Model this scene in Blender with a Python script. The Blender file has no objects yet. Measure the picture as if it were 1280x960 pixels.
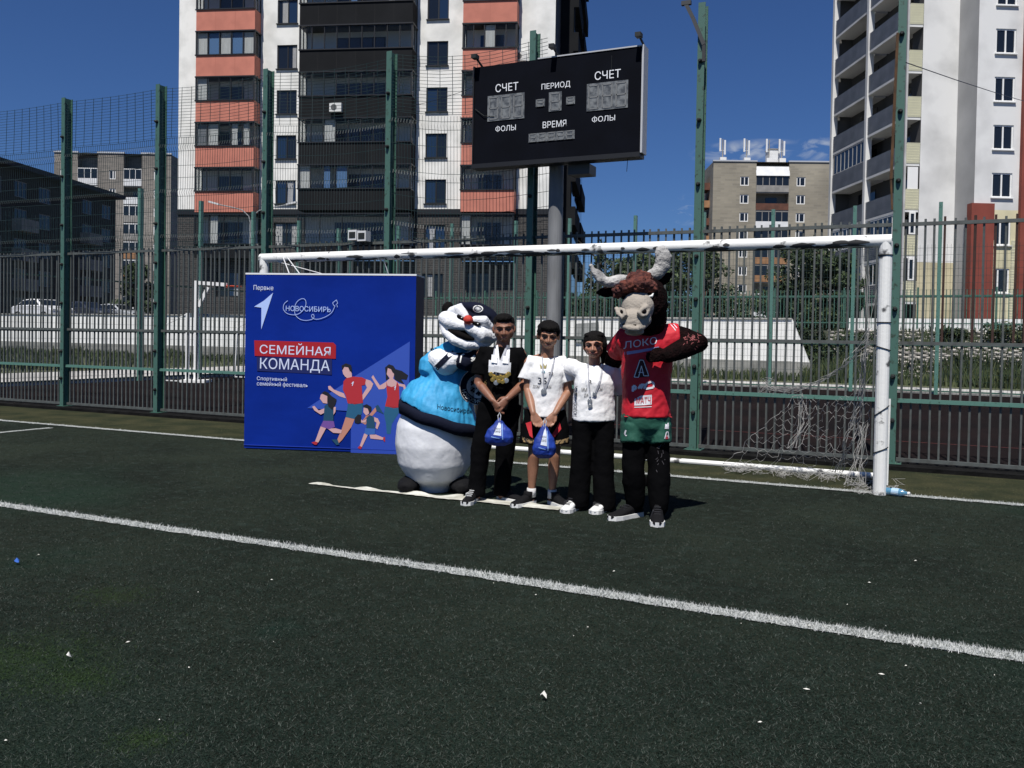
import bpy, bmesh, math, random
from math import sin, cos, pi, radians, sqrt, atan2
from mathutils import Vector, Matrix, Quaternion
random.seed(7)
S = bpy.context.scene
COL = S.collection
# ------------------------------------------------------------ camera
# World frame: X runs along the fence (to the right), Y away from the pitch, Z up; the camera stands above the origin.
CH, PSI, TH, RO, FPX, YP = 1.4145, -0.4322, 0.0217, -0.0173, 1096.7, 446.3
_F = Vector((sin(PSI)*cos(TH), cos(PSI)*cos(TH), -sin(TH)))
_R0 = Vector((cos(PSI), -sin(PSI), 0)); _U0 = _R0.cross(_F)
CR = _R0*cos(RO) - _U0*sin(RO); CU = _R0*sin(RO) + _U0*cos(RO); CF = _F
CAMP = Vector((0, 0, CH))
cd = bpy.data.cameras.new('camera'); cam = bpy.data.objects.new('camera', cd); COL.objects.link(cam)
cam.matrix_world = Matrix(((CR.x, CU.x, -CF.x, 0), (CR.y, CU.y, -CF.y, 0), (CR.z, CU.z, -CF.z, CH), (0, 0, 0, 1)))
cd.sensor_width = 36; cd.lens = 36*FPX/1280; cd.shift_y = (YP-480)/1280
cd.clip_start = 0.1; cd.clip_end = 3000
S.camera = cam
# ------------------------------------------------------------ sky and sun
SUN_EL = radians(60); SHA = radians(15)           # shadows fall away from the camera, a little to the right
shd = Vector((_R0.x*sin(SHA)+_F.x*cos(SHA), _R0.y*sin(SHA)+_F.y*cos(SHA), 0)).normalized()
sdir = Vector((-shd.x*cos(SUN_EL), -shd.y*cos(SUN_EL), sin(SUN_EL)))
W = bpy.data.worlds.new('World'); S.world = W; W.use_nodes = True
nt = W.node_tree; nt.nodes.clear()
out = nt.nodes.new('ShaderNodeOutputWorld'); bg = nt.nodes.new('ShaderNodeBackground')
sky = nt.nodes.new('ShaderNodeTexSky'); sky.sky_type = 'NISHITA'; sky.sun_disc = False
sky.sun_elevation = SUN_EL; sky.sun_rotation = atan2(sdir.x, sdir.y)
sky.air_density = 1.0; sky.dust_density = 0.35; sky.ozone_density = 6.0; sky.altitude = 300
bg.inputs['Strength'].default_value = 0.040
# a few small fair-weather clouds low over the roofs: noise masked by direction
tc = nt.nodes.new('ShaderNodeTexCoord')
def N(t, **k):
    n = nt.nodes.new(t)
    for a, b in k.items(): setattr(n, a, b)
    return n
def cloud_mask(px, py, rx, ry, seed):
    d = (CF*FPX + CR*(px-640) - CU*(py-YP)).normalized()
    sub = N('ShaderNodeVectorMath', operation='SUBTRACT'); nt.links.new(tc.outputs['Generated'], sub.inputs[0]); sub.inputs[1].default_value = d
    dx = N('ShaderNodeVectorMath', operation='DOT_PRODUCT'); nt.links.new(sub.outputs[0], dx.inputs[0]); dx.inputs[1].default_value = CR
    dy = N('ShaderNodeVectorMath', operation='DOT_PRODUCT'); nt.links.new(sub.outputs[0], dy.inputs[0]); dy.inputs[1].default_value = CU
    a = N('ShaderNodeMath', operation='DIVIDE'); nt.links.new(dx.outputs['Value'], a.inputs[0]); a.inputs[1].default_value = rx/FPX
    b = N('ShaderNodeMath', operation='DIVIDE'); nt.links.new(dy.outputs['Value'], b.inputs[0]); b.inputs[1].default_value = ry/FPX
    a2 = N('ShaderNodeMath', operation='MULTIPLY'); nt.links.new(a.outputs[0], a2.inputs[0]); nt.links.new(a.outputs[0], a2.inputs[1])
    b2 = N('ShaderNodeMath', operation='MULTIPLY_ADD'); nt.links.new(b.outputs[0], b2.inputs[0]); nt.links.new(b.outputs[0], b2.inputs[1]); nt.links.new(a2.outputs[0], b2.inputs[2])
    m = N('ShaderNodeMath', operation='SUBTRACT', use_clamp=True); m.inputs[0].default_value = 1; nt.links.new(b2.outputs[0], m.inputs[1])
    return m
masks = [cloud_mask(935, 190, 70, 15, 0), cloud_mask(1018, 186, 28, 16, 1), cloud_mask(862, 262, 26, 20, 2), cloud_mask(1052, 268, 26, 24, 3)]
acc = masks[0]
for m in masks[1:]:
    x = N('ShaderNodeMath', operation='MAXIMUM'); nt.links.new(acc.outputs[0], x.inputs[0]); nt.links.new(m.outputs[0], x.inputs[1]); acc = x
cn = N('ShaderNodeTexNoise'); cn.inputs['Scale'].default_value = 38; cn.inputs['Detail'].default_value = 7; cn.inputs['Distortion'].default_value = .6
cmap = N('ShaderNodeMapping'); cmap.inputs['Scale'].default_value = (1, 1, 2.2)
nt.links.new(tc.outputs['Generated'], cmap.inputs[0]); nt.links.new(cmap.outputs[0], cn.inputs['Vector'])
cr = N('ShaderNodeMapRange'); cr.inputs[1].default_value = .47; cr.inputs[2].default_value = .82
nt.links.new(cn.outputs[0], cr.inputs[0])
cm = N('ShaderNodeMath', operation='MULTIPLY', use_clamp=True); nt.links.new(cr.outputs[0], cm.inputs[0]); nt.links.new(acc.outputs[0], cm.inputs[1])
tint = N('ShaderNodeMixRGB', blend_type='MULTIPLY'); tint.inputs[0].default_value = 1; tint.inputs[2].default_value = (.74, 1.02, 1.50, 1); nt.links.new(sky.outputs[0], tint.inputs[1])
mix = N('ShaderNodeMixRGB'); mix.inputs[2].default_value = (12, 13, 14.4, 1)
nt.links.new(cm.outputs[0], mix.inputs[0]); nt.links.new(tint.outputs[0], mix.inputs[1])
nt.links.new(mix.outputs[0], bg.inputs[0]); nt.links.new(bg.outputs[0], out.inputs[0])
sl = bpy.data.lights.new('sun', 'SUN'); sl.energy = 5.0; sl.angle = radians(.5); sl.color = (1, .96, .9)
so = bpy.data.objects.new('sun', sl); COL.objects.link(so); so.rotation_euler = sdir.to_track_quat('Z', 'Y').to_euler(); so.location = (0, -20, 40)
S.view_settings.view_transform = 'Standard'; S.view_settings.look = 'None'; S.view_settings.gamma = 1; S.view_settings.exposure = 0.14
S.render.engine = 'CYCLES'; S.cycles.use_denoising = True; S.cycles.max_bounces = 6; S.cycles.transparent_max_bounces = 24
# ------------------------------------------------------------ placing helpers (a photo direction met with a real plane)
def ray(px, py): return (CF*FPX + CR*(px-640) - CU*(py-YP)).normalized()
def on_ground(px, py, z=0.0):
    d = ray(px, py); t = (z-CH)/d.z; return CAMP + d*t
def at_v(px, py, v):
    d = ray(px, py); return CAMP + d*(v/d.y)
def at_depth(px, py, dep):
    d = ray(px, py); return CAMP + d*(dep/d.dot(CF))
CYAW = -PSI                                     # yaw that turns local X to the camera's right
def ppm(p): return FPX/((Vector(p)-CAMP).dot(CF))
# ------------------------------------------------------------ materials
MATS = {}
def mat(name, col, rough=.7, var=.0, scale=6, bump=0, bscale=None, metal=0, spec=.5, col2=None, detail=4, coords='Object', stretch=None, contrast=(.35,.65), alpha=None, sheen=0):
    if name in MATS: return MATS[name]
    m = bpy.data.materials.new(name); m.use_nodes = True; t = m.node_tree; b = t.nodes['Principled BSDF']
    b.inputs['Base Color'].default_value = (*col, 1); b.inputs['Roughness'].default_value = rough
    b.inputs['Metallic'].default_value = metal; b.inputs['Specular IOR Level'].default_value = spec
    if sheen: b.inputs['Sheen Weight'].default_value = sheen
    if var or col2 or bump:
        c = t.nodes.new('ShaderNodeTexCoord'); mp = t.nodes.new('ShaderNodeMapping')
        if stretch: mp.inputs['Scale'].default_value = stretch
        t.links.new(c.outputs[coords], mp.inputs[0])
    if var or col2:
        n = t.nodes.new('ShaderNodeTexNoise'); n.inputs['Scale'].default_value = scale; n.inputs['Detail'].default_value = detail
        t.links.new(mp.outputs[0], n.inputs['Vector'])
        r = t.nodes.new('ShaderNodeMapRange'); r.inputs[1].default_value = contrast[0]; r.inputs[2].default_value = contrast[1]
        t.links.new(n.outputs[0], r.inputs[0])
        x = t.nodes.new('ShaderNodeMixRGB'); t.links.new(r.outputs[0], x.inputs[0])
        if col2 is None: col2 = tuple(v*(1-var) for v in col); 
        x.inputs[1].default_value = (*col, 1); x.inputs[2].default_value = (*col2, 1)
        t.links.new(x.outputs[0], b.inputs['Base Color'])
    if bump:
        n2 = t.nodes.new('ShaderNodeTexNoise'); n2.inputs['Scale'].default_value = bscale or scale*4; n2.inputs['Detail'].default_value = 3
        t.links.new(mp.outputs[0], n2.inputs['Vector'])
        bp = t.nodes.new('ShaderNodeBump'); bp.inputs['Strength'].default_value = bump; bp.inputs['Distance'].default_value = .02
        t.links.new(n2.outputs[0], bp.inputs['Height']); t.links.new(bp.outputs[0], b.inputs['Normal'])
    MATS[name] = m; return m
def brick_mat(name, c1, c2, mortar, bw, bh, mort=.012, var=None, wear=.35, wscale=.15):
    m = bpy.data.materials.new(name); m.use_nodes = True; t = m.node_tree; b = t.nodes['Principled BSDF']; b.inputs['Roughness'].default_value = .9
    c = t.nodes.new('ShaderNodeTexCoord'); sp = t.nodes.new('ShaderNodeSeparateXYZ'); t.links.new(c.outputs['Object'], sp.inputs[0])
    ad = t.nodes.new('ShaderNodeMath'); ad.operation = 'ADD'; t.links.new(sp.outputs[0], ad.inputs[0]); t.links.new(sp.outputs[1], ad.inputs[1])
    cb = t.nodes.new('ShaderNodeCombineXYZ'); t.links.new(ad.outputs[0], cb.inputs[0]); t.links.new(sp.outputs[2], cb.inputs[1])
    br = t.nodes.new('ShaderNodeTexBrick'); t.links.new(cb.outputs[0], br.inputs['Vector'])
    br.inputs['Color1'].default_value = (*c1, 1); br.inputs['Color2'].default_value = (*c2, 1); br.inputs['Mortar'].default_value = (*mortar, 1)
    br.inputs['Scale'].default_value = 1; br.inputs['Mortar Size'].default_value = mort; br.inputs['Brick Width'].default_value = bw; br.inputs['Row Height'].default_value = bh
    n = t.nodes.new('ShaderNodeTexNoise'); n.inputs['Scale'].default_value = wscale; n.inputs['Detail'].default_value = 8; t.links.new(c.outputs['Object'], n.inputs['Vector'])
    r = t.nodes.new('ShaderNodeMapRange'); r.inputs[1].default_value = .35; r.inputs[2].default_value = .7; r.inputs[3].default_value = 1; r.inputs[4].default_value = 1-wear
    t.links.new(n.outputs[0], r.inputs[0])
    x = t.nodes.new('ShaderNodeVectorMath'); x.operation = 'SCALE'; t.links.new(br.outputs['Color'], x.inputs[0]); t.links.new(r.outputs[0], x.inputs['Scale'])
    t.links.new(x.outputs[0], b.inputs['Base Color']); MATS[name] = m; return m
def glass_mat(name, col, trans, rough=.04):
    m = bpy.data.materials.new(name); m.use_nodes = True; t = m.node_tree; b = t.nodes['Principled BSDF']
    b.inputs['Base Color'].default_value = (*col, 1); b.inputs['Roughness'].default_value = rough; b.inputs['Specular IOR Level'].default_value = .6
    if trans:
        tr = t.nodes.new('ShaderNodeBsdfTransparent'); mx = t.nodes.new('ShaderNodeMixShader'); mx.inputs[0].default_value = 1-trans
        tr.inputs[0].default_value = (.96, .97, .97, 1)
        o = t.nodes['Material Output']; t.links.new(tr.outputs[0], mx.inputs[1]); t.links.new(b.outputs[0], mx.inputs[2]); t.links.new(mx.outputs[0], o.inputs[0])
    MATS[name] = m; return m
# ------------------------------------------------------------ mesh helpers
def ortho(t, ref=Vector((0, 1, 0))):
    s = ref.cross(t)
    if s.length < 1e-4: s = Vector((1, 0, 0)).cross(t)
    s.normalize(); return s, t.cross(s).normalized()
class MB:
    def __init__(s): s.v = []; s.f = []; s.m = []; s.mi = 0
    def add(s, vs, fs):
        o = len(s.v); s.v += [tuple(v) for v in vs]; s.f += [tuple(i+o for i in f) for f in fs]; s.m += [s.mi]*len(fs); return s
    def box(s, x0, x1, y0, y1, z0, z1):
        return s.add([(x0,y0,z0),(x1,y0,z0),(x1,y1,z0),(x0,y1,z0),(x0,y0,z1),(x1,y0,z1),(x1,y1,z1),(x0,y1,z1)],
                     [(0,3,2,1),(4,5,6,7),(0,1,5,4),(1,2,6,5),(2,3,7,6),(3,0,4,7)])
    def quad(s, a, b, c, d): return s.add([a,b,c,d], [(0,1,2,3)])
    def bar(s, p0, p1, w, h=None, ref=Vector((0,0,1))):
        p0, p1 = Vector(p0), Vector(p1); h = h or w; t = (p1-p0).normalized(); a, b = ortho(t, ref); a = a*w/2; b = b*h/2
        vs = [p0-a-b, p0+a-b, p0+a+b, p0-a+b, p1-a-b, p1+a-b, p1+a+b, p1-a+b]
        return s.add(vs, [(0,3,2,1),(4,5,6,7),(0,1,5,4),(1,2,6,5),(2,3,7,6),(3,0,4,7)])
    def loft(s, pts, rad, n=12, ref=Vector((0,1,0)), cap=True, rounded=True):
        pts = [Vector(p) for p in pts]; rad = [(r, r) if not isinstance(r, tuple) else r for r in rad]
        if rounded:
            t0 = (pts[0]-pts[1]).normalized(); t1 = (pts[-1]-pts[-2]).normalized(); r0 = min(rad[0]); r1 = min(rad[-1])
            pts = [pts[0]+t0*r0*.75] + pts + [pts[-1]+t1*r1*.75]; rad = [tuple(q*.6 for q in rad[0])] + rad + [tuple(q*.6 for q in rad[-1])]
        rings = []
        k = len(pts)
        for i in range(k):
            t = (pts[min(i+1, k-1)]-pts[max(i-1, 0)])
            t = t.normalized() if t.length > 1e-6 else Vector((0,0,1))
            a, b = ortho(t, ref); ra, rb = rad[i]
            rings.append([pts[i]+a*ra*cos(2*pi*j/n)+b*rb*sin(2*pi*j/n) for j in range(n)])
        vs = [v for r in rings for v in r]; fs = []
        for i in range(k-1):
            for j in range(n):
                fs.append((i*n+j, i*n+(j+1)%n, (i+1)*n+(j+1)%n, (i+1)*n+j))
        if cap:
            vs += [pts[0], pts[-1]]; c0 = k*n; c1 = c0+1
            for j in range(n): fs.append((c0, (j+1)%n, j)); fs.append((c1, (k-1)*n+j, (k-1)*n+(j+1)%n))
        return s.add(vs, fs)
    def tube(s, pts, r, n=6): return s.loft(pts, [r]*len(pts), n, ref=Vector((.13,.31,.9)).normalized(), rounded=False)
    def ell(s, c, r, rot=None, nu=16, nv=10):
        c = Vector(c); vs = []; fs = []
        R = rot or Matrix.Identity(3)
        if isinstance(r, (int, float)): r = (r, r, r)
        for i in range(1, nv):
            a = pi*i/nv
            for j in range(nu):
                b = 2*pi*j/nu; vs.append(c+R@Vector((r[0]*sin(a)*cos(b), r[1]*sin(a)*sin(b), r[2]*cos(a))))
        vs += [c+R@Vector((0,0,r[2])), c+R@Vector((0,0,-r[2]))]; T = len(vs)-2
        for i in range(nv-2):
            for j in range(nu): fs.append((i*nu+j, (i+1)*nu+j, (i+1)*nu+(j+1)%nu, i*nu+(j+1)%nu))
        for j in range(nu): fs.append((T, j, (j+1)%nu)); fs.append((T+1, (nv-2)*nu+(j+1)%nu, (nv-2)*nu+j))
        return s.add(vs, fs)
    def prism(s, poly, y0, y1):
        # polygon in XZ extruded along Y
        n = len(poly); a = sum(poly[i][0]*poly[(i+1)%n][1]-poly[(i+1)%n][0]*poly[i][1] for i in range(n))
        if a < 0: poly = poly[::-1]
        vs = [(x, y0, z) for x, z in poly]+[(x, y1, z) for x, z in poly]
        fs = [tuple(range(n)), tuple(range(2*n-1, n-1, -1))]+[(i, i+n, (i+1)%n+n, (i+1)%n) for i in range(n)]
        return s.add(vs, fs)
    def mesh(s, name, mats, smooth=False):
        me = bpy.data.meshes.new(name); me.from_pydata(s.v, [], s.f)
        for m in (mats if isinstance(mats, (list, tuple)) else [mats]): me.materials.append(m)
        if any(s.m): me.polygons.foreach_set('material_index', s.m)
        if smooth: me.polygons.foreach_set('use_smooth', [True]*len(me.polygons))
        me.update(); return me
    def build(s, name, mats, parent=None, loc=(0,0,0), rz=0, smooth=False, **tags):
        return link(name, s.mesh(name, mats, smooth), parent, loc, rz, **tags)
def tag(o, label=None, cat=None, group=None, kind=None):
    if label: o['label'] = label
    if cat: o['category'] = cat
    if group: o['group'] = group
    if kind: o['kind'] = kind
    return o
def link(name, data, parent=None, loc=(0,0,0), rz=0, label=None, cat=None, group=None, kind=None):
    o = bpy.data.objects.new(name, data); COL.objects.link(o); o.parent = parent; o.location = loc
    if rz: o.rotation_euler = (0, 0, rz)
    return tag(o, label, cat, group, kind)
def thing(name, label, cat, loc=(0,0,0), rz=0, group=None): return link(name, None, None, loc, rz, label, cat, group)
def copy_tree(o, parent=None):
    c = o.copy(); COL.objects.link(c); c.parent = parent
    for ch in list(o.children): copy_tree(ch, c)
    return c
_glyph = {}
def text_mesh(body, size, bold=0.0, sx=1.0, extrude=0, align='LEFT', shear=0, spacing=1.0, res=2):
    cu = bpy.data.curves.new('txt', 'FONT'); cu.body = body; cu.size = size; cu.offset = bold*size; cu.resolution_u = 3; cu.fill_mode = 'NONE' if False else cu.fill_mode
    cu.dimensions = '3D'
    o = bpy.data.objects.new('txt', cu); COL.objects.link(o); dg = bpy.context.evaluated_depsgraph_get(); me = bpy.data.meshes.new_from_object(o.evaluated_get(dg)); bpy.data.objects.remove(o)
    nb = {}
    for e in me.edges:
        i, j = e.vertices; nb.setdefault(i, []).append(j); nb.setdefault(j, []).append(i)
    P2 = [(v.co.x, v.co.y) for v in me.vertices]; seen = set(); loops = []
    for i in nb:
        if i in seen: continue
        l = [i]; seen.add(i); k = i
        while True:
            nx = [q for q in nb[k] if q not in seen]
            if not nx: break
            k = min(nx) if len(l) == 1 else nx[0]; seen.add(k); l.append(k)
        if len(l) > 2: loops.append([P2[q] for q in l])
    ar = lambda l: sum(l[i][0]*l[(i+1) % len(l)][1]-l[(i+1) % len(l)][0]*l[i][1] for i in range(len(l)))/2
    def inside(p, l):
        c = False
        for i in range(len(l)):
            (x1, y1), (x2, y2) = l[i], l[i-1]
            if (y1 > p[1]) != (y2 > p[1]) and p[0] < (x2-x1)*(p[1]-y1)/(y2-y1)+x1: c = not c
        return c
    big = sorted(loops, key=lambda l: -abs(ar(l))); sg = 1 if big and ar(big[0]) > 0 else -1
    outer = [l for l in big if ar(l)*sg > 0]; holes = [l for l in big if ar(l)*sg <= 0]
    from mathutils.geometry import tessellate_polygon
    mb = MB()
    for n_, l in enumerate(outer):
        hs = [h for h in holes if all(inside(q, l) for q in h[::3])]
        polys = [[Vector((x, y, 0)) for x, y in q] for q in [l]+hs]; flat_ = [v for q in polys for v in q]
        tri = tessellate_polygon(polys); y_ = -.0004*size*(n_ % 3)
        mb.add([(v.x, y_, v.y) for v in flat_], [tuple(t_) for t_ in tri])
    m2 = bpy.data.meshes.new('lettering'); m2.from_pydata(mb.v, [], mb.f)
    for p_ in m2.polygons:
        if p_.normal.y > 0: p_.flip()
    return m2
def text(name, body, size, m, parent, x, y, z, rot=0, **k):
    me = text_mesh(body, size, **k); me.materials.clear(); me.materials.append(m)
    o = link(name, me, parent, (x, y, z)); o.rotation_euler = (0, rot, 0); return o
def wall(mb, x0, x1, z0, z1, y, holes, depth=.18):
    # front faces at y with rectangular openings and their reveals
    xs = sorted({x0, x1, *[min(max(h[i], x0), x1) for h in holes for i in (0, 1)]}); zs = sorted({z0, z1, *[min(max(h[i], z0), z1) for h in holes for i in (2, 3)]})
    for i in range(len(xs)-1):
        j = 0
        while j < len(zs)-1:
            cx = (xs[i]+xs[i+1])/2
            def solid(q): cz = (zs[q]+zs[q+1])/2; return not any(h[0] < cx < h[1] and h[2] < cz < h[3] for h in holes)
            if not solid(j): j += 1; continue
            k = j
            while k+1 < len(zs)-1 and solid(k+1): k += 1
            mb.quad((xs[i], y, zs[j]), (xs[i+1], y, zs[j]), (xs[i+1], y, zs[k+1]), (xs[i], y, zs[k+1])); j = k+1
    for a, b, c, d in holes:
        e = y+depth
        mb.quad((a,y,c),(a,e,c),(b,e,c),(b,y,c)); mb.quad((a,y,d),(b,y,d),(b,e,d),(a,e,d))
        mb.quad((a,y,c),(a,y,d),(a,e,d),(a,e,c)); mb.quad((b,y,c),(b,e,c),(b,e,d),(b,y,d))
        mb.quad((a,e,c),(b,e,c),(b,e,d),(a,e,d))
import numpy as np
# ============================================================ GROUND
VG, VP, VF = 8.94, 4.637, 11.008            # goal line, near line, fence
PATCHES = [(on_ground(20,825), .46, (.020,.038,.014)), (on_ground(95,850), .26, (.019,.035,.014)), (on_ground(178,925), .15, (.019,.036,.014)), (on_ground(140,745), .30, (.024,.032,.018)), (on_ground(355,785), .20, (.013,.032,.024)), (on_ground(60,700), .5, (.013,.028,.019))]
def turf_mat():
    m = bpy.data.materials.new('turf'); m.use_nodes = True; t = m.node_tree; b = t.nodes['Principled BSDF']
    b.inputs['Roughness'].default_value = .95; b.inputs['Specular IOR Level'].default_value = .02
    c = t.nodes.new('ShaderNodeTexCoord')
    def noise(sc, det, lo, hi):
        n = t.nodes.new('ShaderNodeTexNoise'); n.inputs['Scale'].default_value = sc; n.inputs['Detail'].default_value = det
        t.links.new(c.outputs['Object'], n.inputs['Vector']); r = t.nodes.new('ShaderNodeMapRange'); r.inputs[1].default_value = lo; r.inputs[2].default_value = hi
        t.links.new(n.outputs[0], r.inputs[0]); return r
    def mix(f, a, bb):
        x = t.nodes.new('ShaderNodeMixRGB'); t.links.new(f.outputs[0], x.inputs[0])
        if isinstance(a, tuple): x.inputs[1].default_value = (*a, 1)
        else: t.links.new(a.outputs[0], x.inputs[1])
        x.inputs[2].default_value = (*bb, 1); return x
    x = mix(noise(.9, 6, .35, .7), (.0145, .0180, .0138), (.027, .034, .024))
    x = mix(noise(.33, 3, .56, .78), x, (.016, .040, .026))
    for (P_, r_, c_) in PATCHES:
        d_ = t.nodes.new('ShaderNodeVectorMath'); d_.operation = 'DISTANCE'; t.links.new(c.outputs['Object'], d_.inputs[0]); d_.inputs[1].default_value = P_
        r2 = t.nodes.new('ShaderNodeMapRange'); r2.inputs[1].default_value = r_; r2.inputs[2].default_value = r_*.2; t.links.new(d_.outputs['Value'], r2.inputs[0])
        m2 = t.nodes.new('ShaderNodeMath'); m2.operation = 'MULTIPLY'; t.links.new(r2.outputs[0], m2.inputs[0]); t.links.new(noise(7, 5, .3, .65).outputs[0], m2.inputs[1])
        x = mix(m2, x, c_)
    x = mix(noise(9, 5, .5, .75), x, (.030, .042, .034))
    x = mix(noise(160, 3, .55, .8), x, (.05, .072, .058))
    x = mix(noise(420, 2, .58, .8), x, (.085, .095, .085))
    x = mix(noise(230, 2, .62, .42), x, (.003, .005, .004)) if False else x
    t.links.new(x.outputs[0], b.inputs['Base Color'])
    n = t.nodes.new('ShaderNodeTexNoise'); n.inputs['Scale'].default_value = 150; n.inputs['Detail'].default_value = 4; t.links.new(c.outputs['Object'], n.inputs['Vector'])
    bp = t.nodes.new('ShaderNodeBump'); bp.inputs['Strength'].default_value = .9; bp.inputs['Distance'].default_value = .02; t.links.new(n.outputs[0], bp.inputs['Height']); t.links.new(bp.outputs[0], b.inputs['Normal'])
    return m
TURF = turf_mat()
OLIVE = mat('mossy_turf', (.026, .032, .019), .95, col2=(.052, .052, .029), scale=2.2, bump=.8, bscale=90, detail=8, spec=.02)
def sheet(name, pts, z, m, **k):
    mb = MB(); mb.add([(p[0], p[1], z) for p in pts], [tuple(range(len(pts)))]); return mb.build(name, m, None, kind='structure', **k)
sheet('ground', [(-400,-60),(400,-60),(400,34),(-400,34)], -.03, mat('dirt', (.07,.065,.055), .95, var=.4, scale=.8))
sheet('turf', [(-32,-40),(30,-40),(30,VF-.3),(-32,VF-.3)], 0, TURF)
sheet('turf_margin', [(-32,VG),(30,VG),(30,VF-.3),(-32,VF-.3)], .004, OLIVE)
WHITE = mat('line_paint', (.60,.62,.60), .9, col2=(.07,.085,.075), scale=110, bump=.8, bscale=200, detail=5, contrast=(.44,.60), spec=.1)
def line_strip(name, p, q, w, z, m=None, seed=1, ragged=.010, n=None):
    # a painted line with slightly frayed edges
    rnd = random.Random(seed); p = Vector((p[0], p[1], 0)); q = Vector((q[0], q[1], 0)); L = (q-p).length; n = n or int(L/.05)
    d = (q-p)/L; s = Vector((-d.y, d.x, 0)); mb = MB(); vs = []
    for i in range(n+1):
        c = p+d*(L*i/n); vs += [c-s*(w/2+rnd.uniform(-ragged, ragged))+Vector((0,0,z)), c+s*(w/2+rnd.uniform(-ragged, ragged))+Vector((0,0,z))]
    mb.add(vs, [(2*i, 2*i+2, 2*i+3, 2*i+1) for i in range(n)]); return mb.build(name, m or WHITE, kind='structure')
line_strip('goal_line', (-30,VG+.05), (24,VG+.05), .115, .008, seed=2)
pA, pB, pC = on_ground(0,631), on_ground(545,711), on_ground(1290,826)
line_strip('penalty_line', pA+(pA-pB)*.8, pB, .115, .006, seed=3)
line_strip('penalty_line', pB, pC+(pC-pB)*3.5, .125, .007, seed=4)
cp, cq = on_ground(64,535), on_ground(0,541); dq = (cq-cp).normalized()
line_strip('side_line', cp, cp+dq*9, .11, .006, seed=5)
# worn remnant of the goal-area line, torn and lifting under the group's feet
PALE = mat('worn_tape', (.62,.62,.56), .85, col2=(.38,.37,.31), scale=9, bump=.4)
rp = on_ground(386,606); rq = on_ground(700,638); mb = MB(); rnd = random.Random(3); n = 60; vs = []
dd = (rq-rp); sN = Vector((-dd.y, dd.x, 0)).normalized()
for i in range(n+1):
    t = i/n; c = rp+dd*t+sN*.01*sin(t*19)
    w = .012+.085*min(1, t*1.8); x = 386+(700-386)*t
    up = w/2+rnd.uniform(-.008,.008); lo = w/2+rnd.uniform(-.008,.008)
    if 560 < x < 585: up += .17*sin(pi*(x-560)/25)
    if 585 < x < 700: up += .05
    vs += [c-sN*lo+Vector((0,0,.012)), c+sN*up+Vector((0,0,.014+.02*max(0,sin(t*31)))) ]
mb.add(vs, [(2*i, 2*i+2, 2*i+3, 2*i+1) for i in range(n)])
mb.build('worn_line_strip', PALE, kind='structure')
# low dark strip at the fence foot, and the dark rubber court beyond the fence
CONC = mat('concrete', (.46,.45,.42), .9, var=.3, scale=1.5, bump=.3, bscale=30)
DKSTRIP = mat('dark_strip', (.012,.012,.012), .95, spec=.05, var=.5, scale=6, bump=.5)
k = MB(); k.box(-32, 30, VF-.3, VF+.25, -.05, .05); k.build('fence_foot_strip', DKSTRIP, kind='structure')
VR = 27.9; UL = -20.3
sheet('rubber_court', [(UL,VF+.25),(24,VF+.25),(24,VR+.3),(UL,VR+.3)], .006, mat('court_rubber', (.0075,.0065,.007), .95, spec=.03, col2=(.013,.009,.009), scale=.5, bump=.3, bscale=60, detail=8))
sheet('court_line', [(-9.2,VF+2.9),(14,VF+2.9),(14,VF+2.94),(-9.2,VF+2.94)], .012, mat('court_line_red', (.10,.02,.015), .9))
k = MB(); k.box(UL-.15, UL, VF+.25, VR+.3, -.02, .09); k.box(UL-.15, 24, VR+.3, VR+.45, -.02, .09); k.build('court_kerb', CONC, kind='structure')
PATHM = mat('path_paving', (.50,.49,.46), .9, var=.25, scale=.7, bump=.2)
sheet('path', [(UL-.15,VR+.45),(24,VR+.45),(24,32.1),(UL-6,32.1),(UL-6,VF-2),(UL-.15,VF-2)], .012, PATHM)
WV = 34.5; WT = 2.3; UE = at_v(990,396,WV).x
sheet('verge', [(-80,31.9),(40,31.9),(40,WV+.2),(-80,WV+.2)], .02, mat('verge_soil', (.10,.10,.055), .95, col2=(.05,.07,.03), scale=1.2))
sheet('verge', [(-80,VF-4),(UL-6,VF-4),(UL-6,32),(-80,32)], .016, MATS['verge_soil'])
# terrace with the street, above the retaining wall
EV = 41.5
ASPH = mat('asphalt', (.075,.073,.07), .9, var=.3, scale=.3)
sheet('street', [(-500,WV+.25),(UE,WV+.25),(UE,EV),(900,EV),(900,1500),(-900,1500),(-500,700)], 2.0, ASPH)
wl = thing('retaining_wall', 'long whitewashed retaining wall with grey lower band behind the rubber court', 'wall', (0, WV, 0))
WHW = mat('whitewash', (.84,.84,.81), .85, var=.10, scale=.6, bump=.2, detail=7); GRW = mat('grey_render', (.36,.36,.33), .9, var=.45, scale=.8, bump=.3, detail=8)
up = .72
xs = [-70+i*2.5 for i in range(200) if -70+i*2.5 < UE-.5]+[UE]
mu = MB(); ml = MB(); mUp = MB().box(.004, 2.496, 0, .25, up, WT).mesh('upper_panel', WHW); mLo = MB().box(.008, 2.492, -.06, .25, 0, up).mesh('lower_panel', GRW)
for a, b in zip(xs[:-1], xs[1:]):
    if b < UE: link('upper_panel', mUp, wl, (a,0,0)); link('lower_panel', mLo, wl, (a,0,0))
    else: ml.box(a+.008, b-.008, -.06, .25, 0, up)
a = xs[-2]+.004   # last bay runs down in a slant
mu.prism([(a,up),(UE+.65,up-.02),(UE,WT),(a,WT)], 0, .25); ml.prism([(UE,0),(UE+1.1,0),(UE+.65,up-.02),(UE,up-.02)], -.06, .25)
mu.build('end_panel', WHW, wl); ml.build('end_footing', GRW, wl)
cpb = MB(); cpb.box(-70, UE, -.06, .3, WT, WT+.05); cpb.build('coping', CONC, wl)
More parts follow.
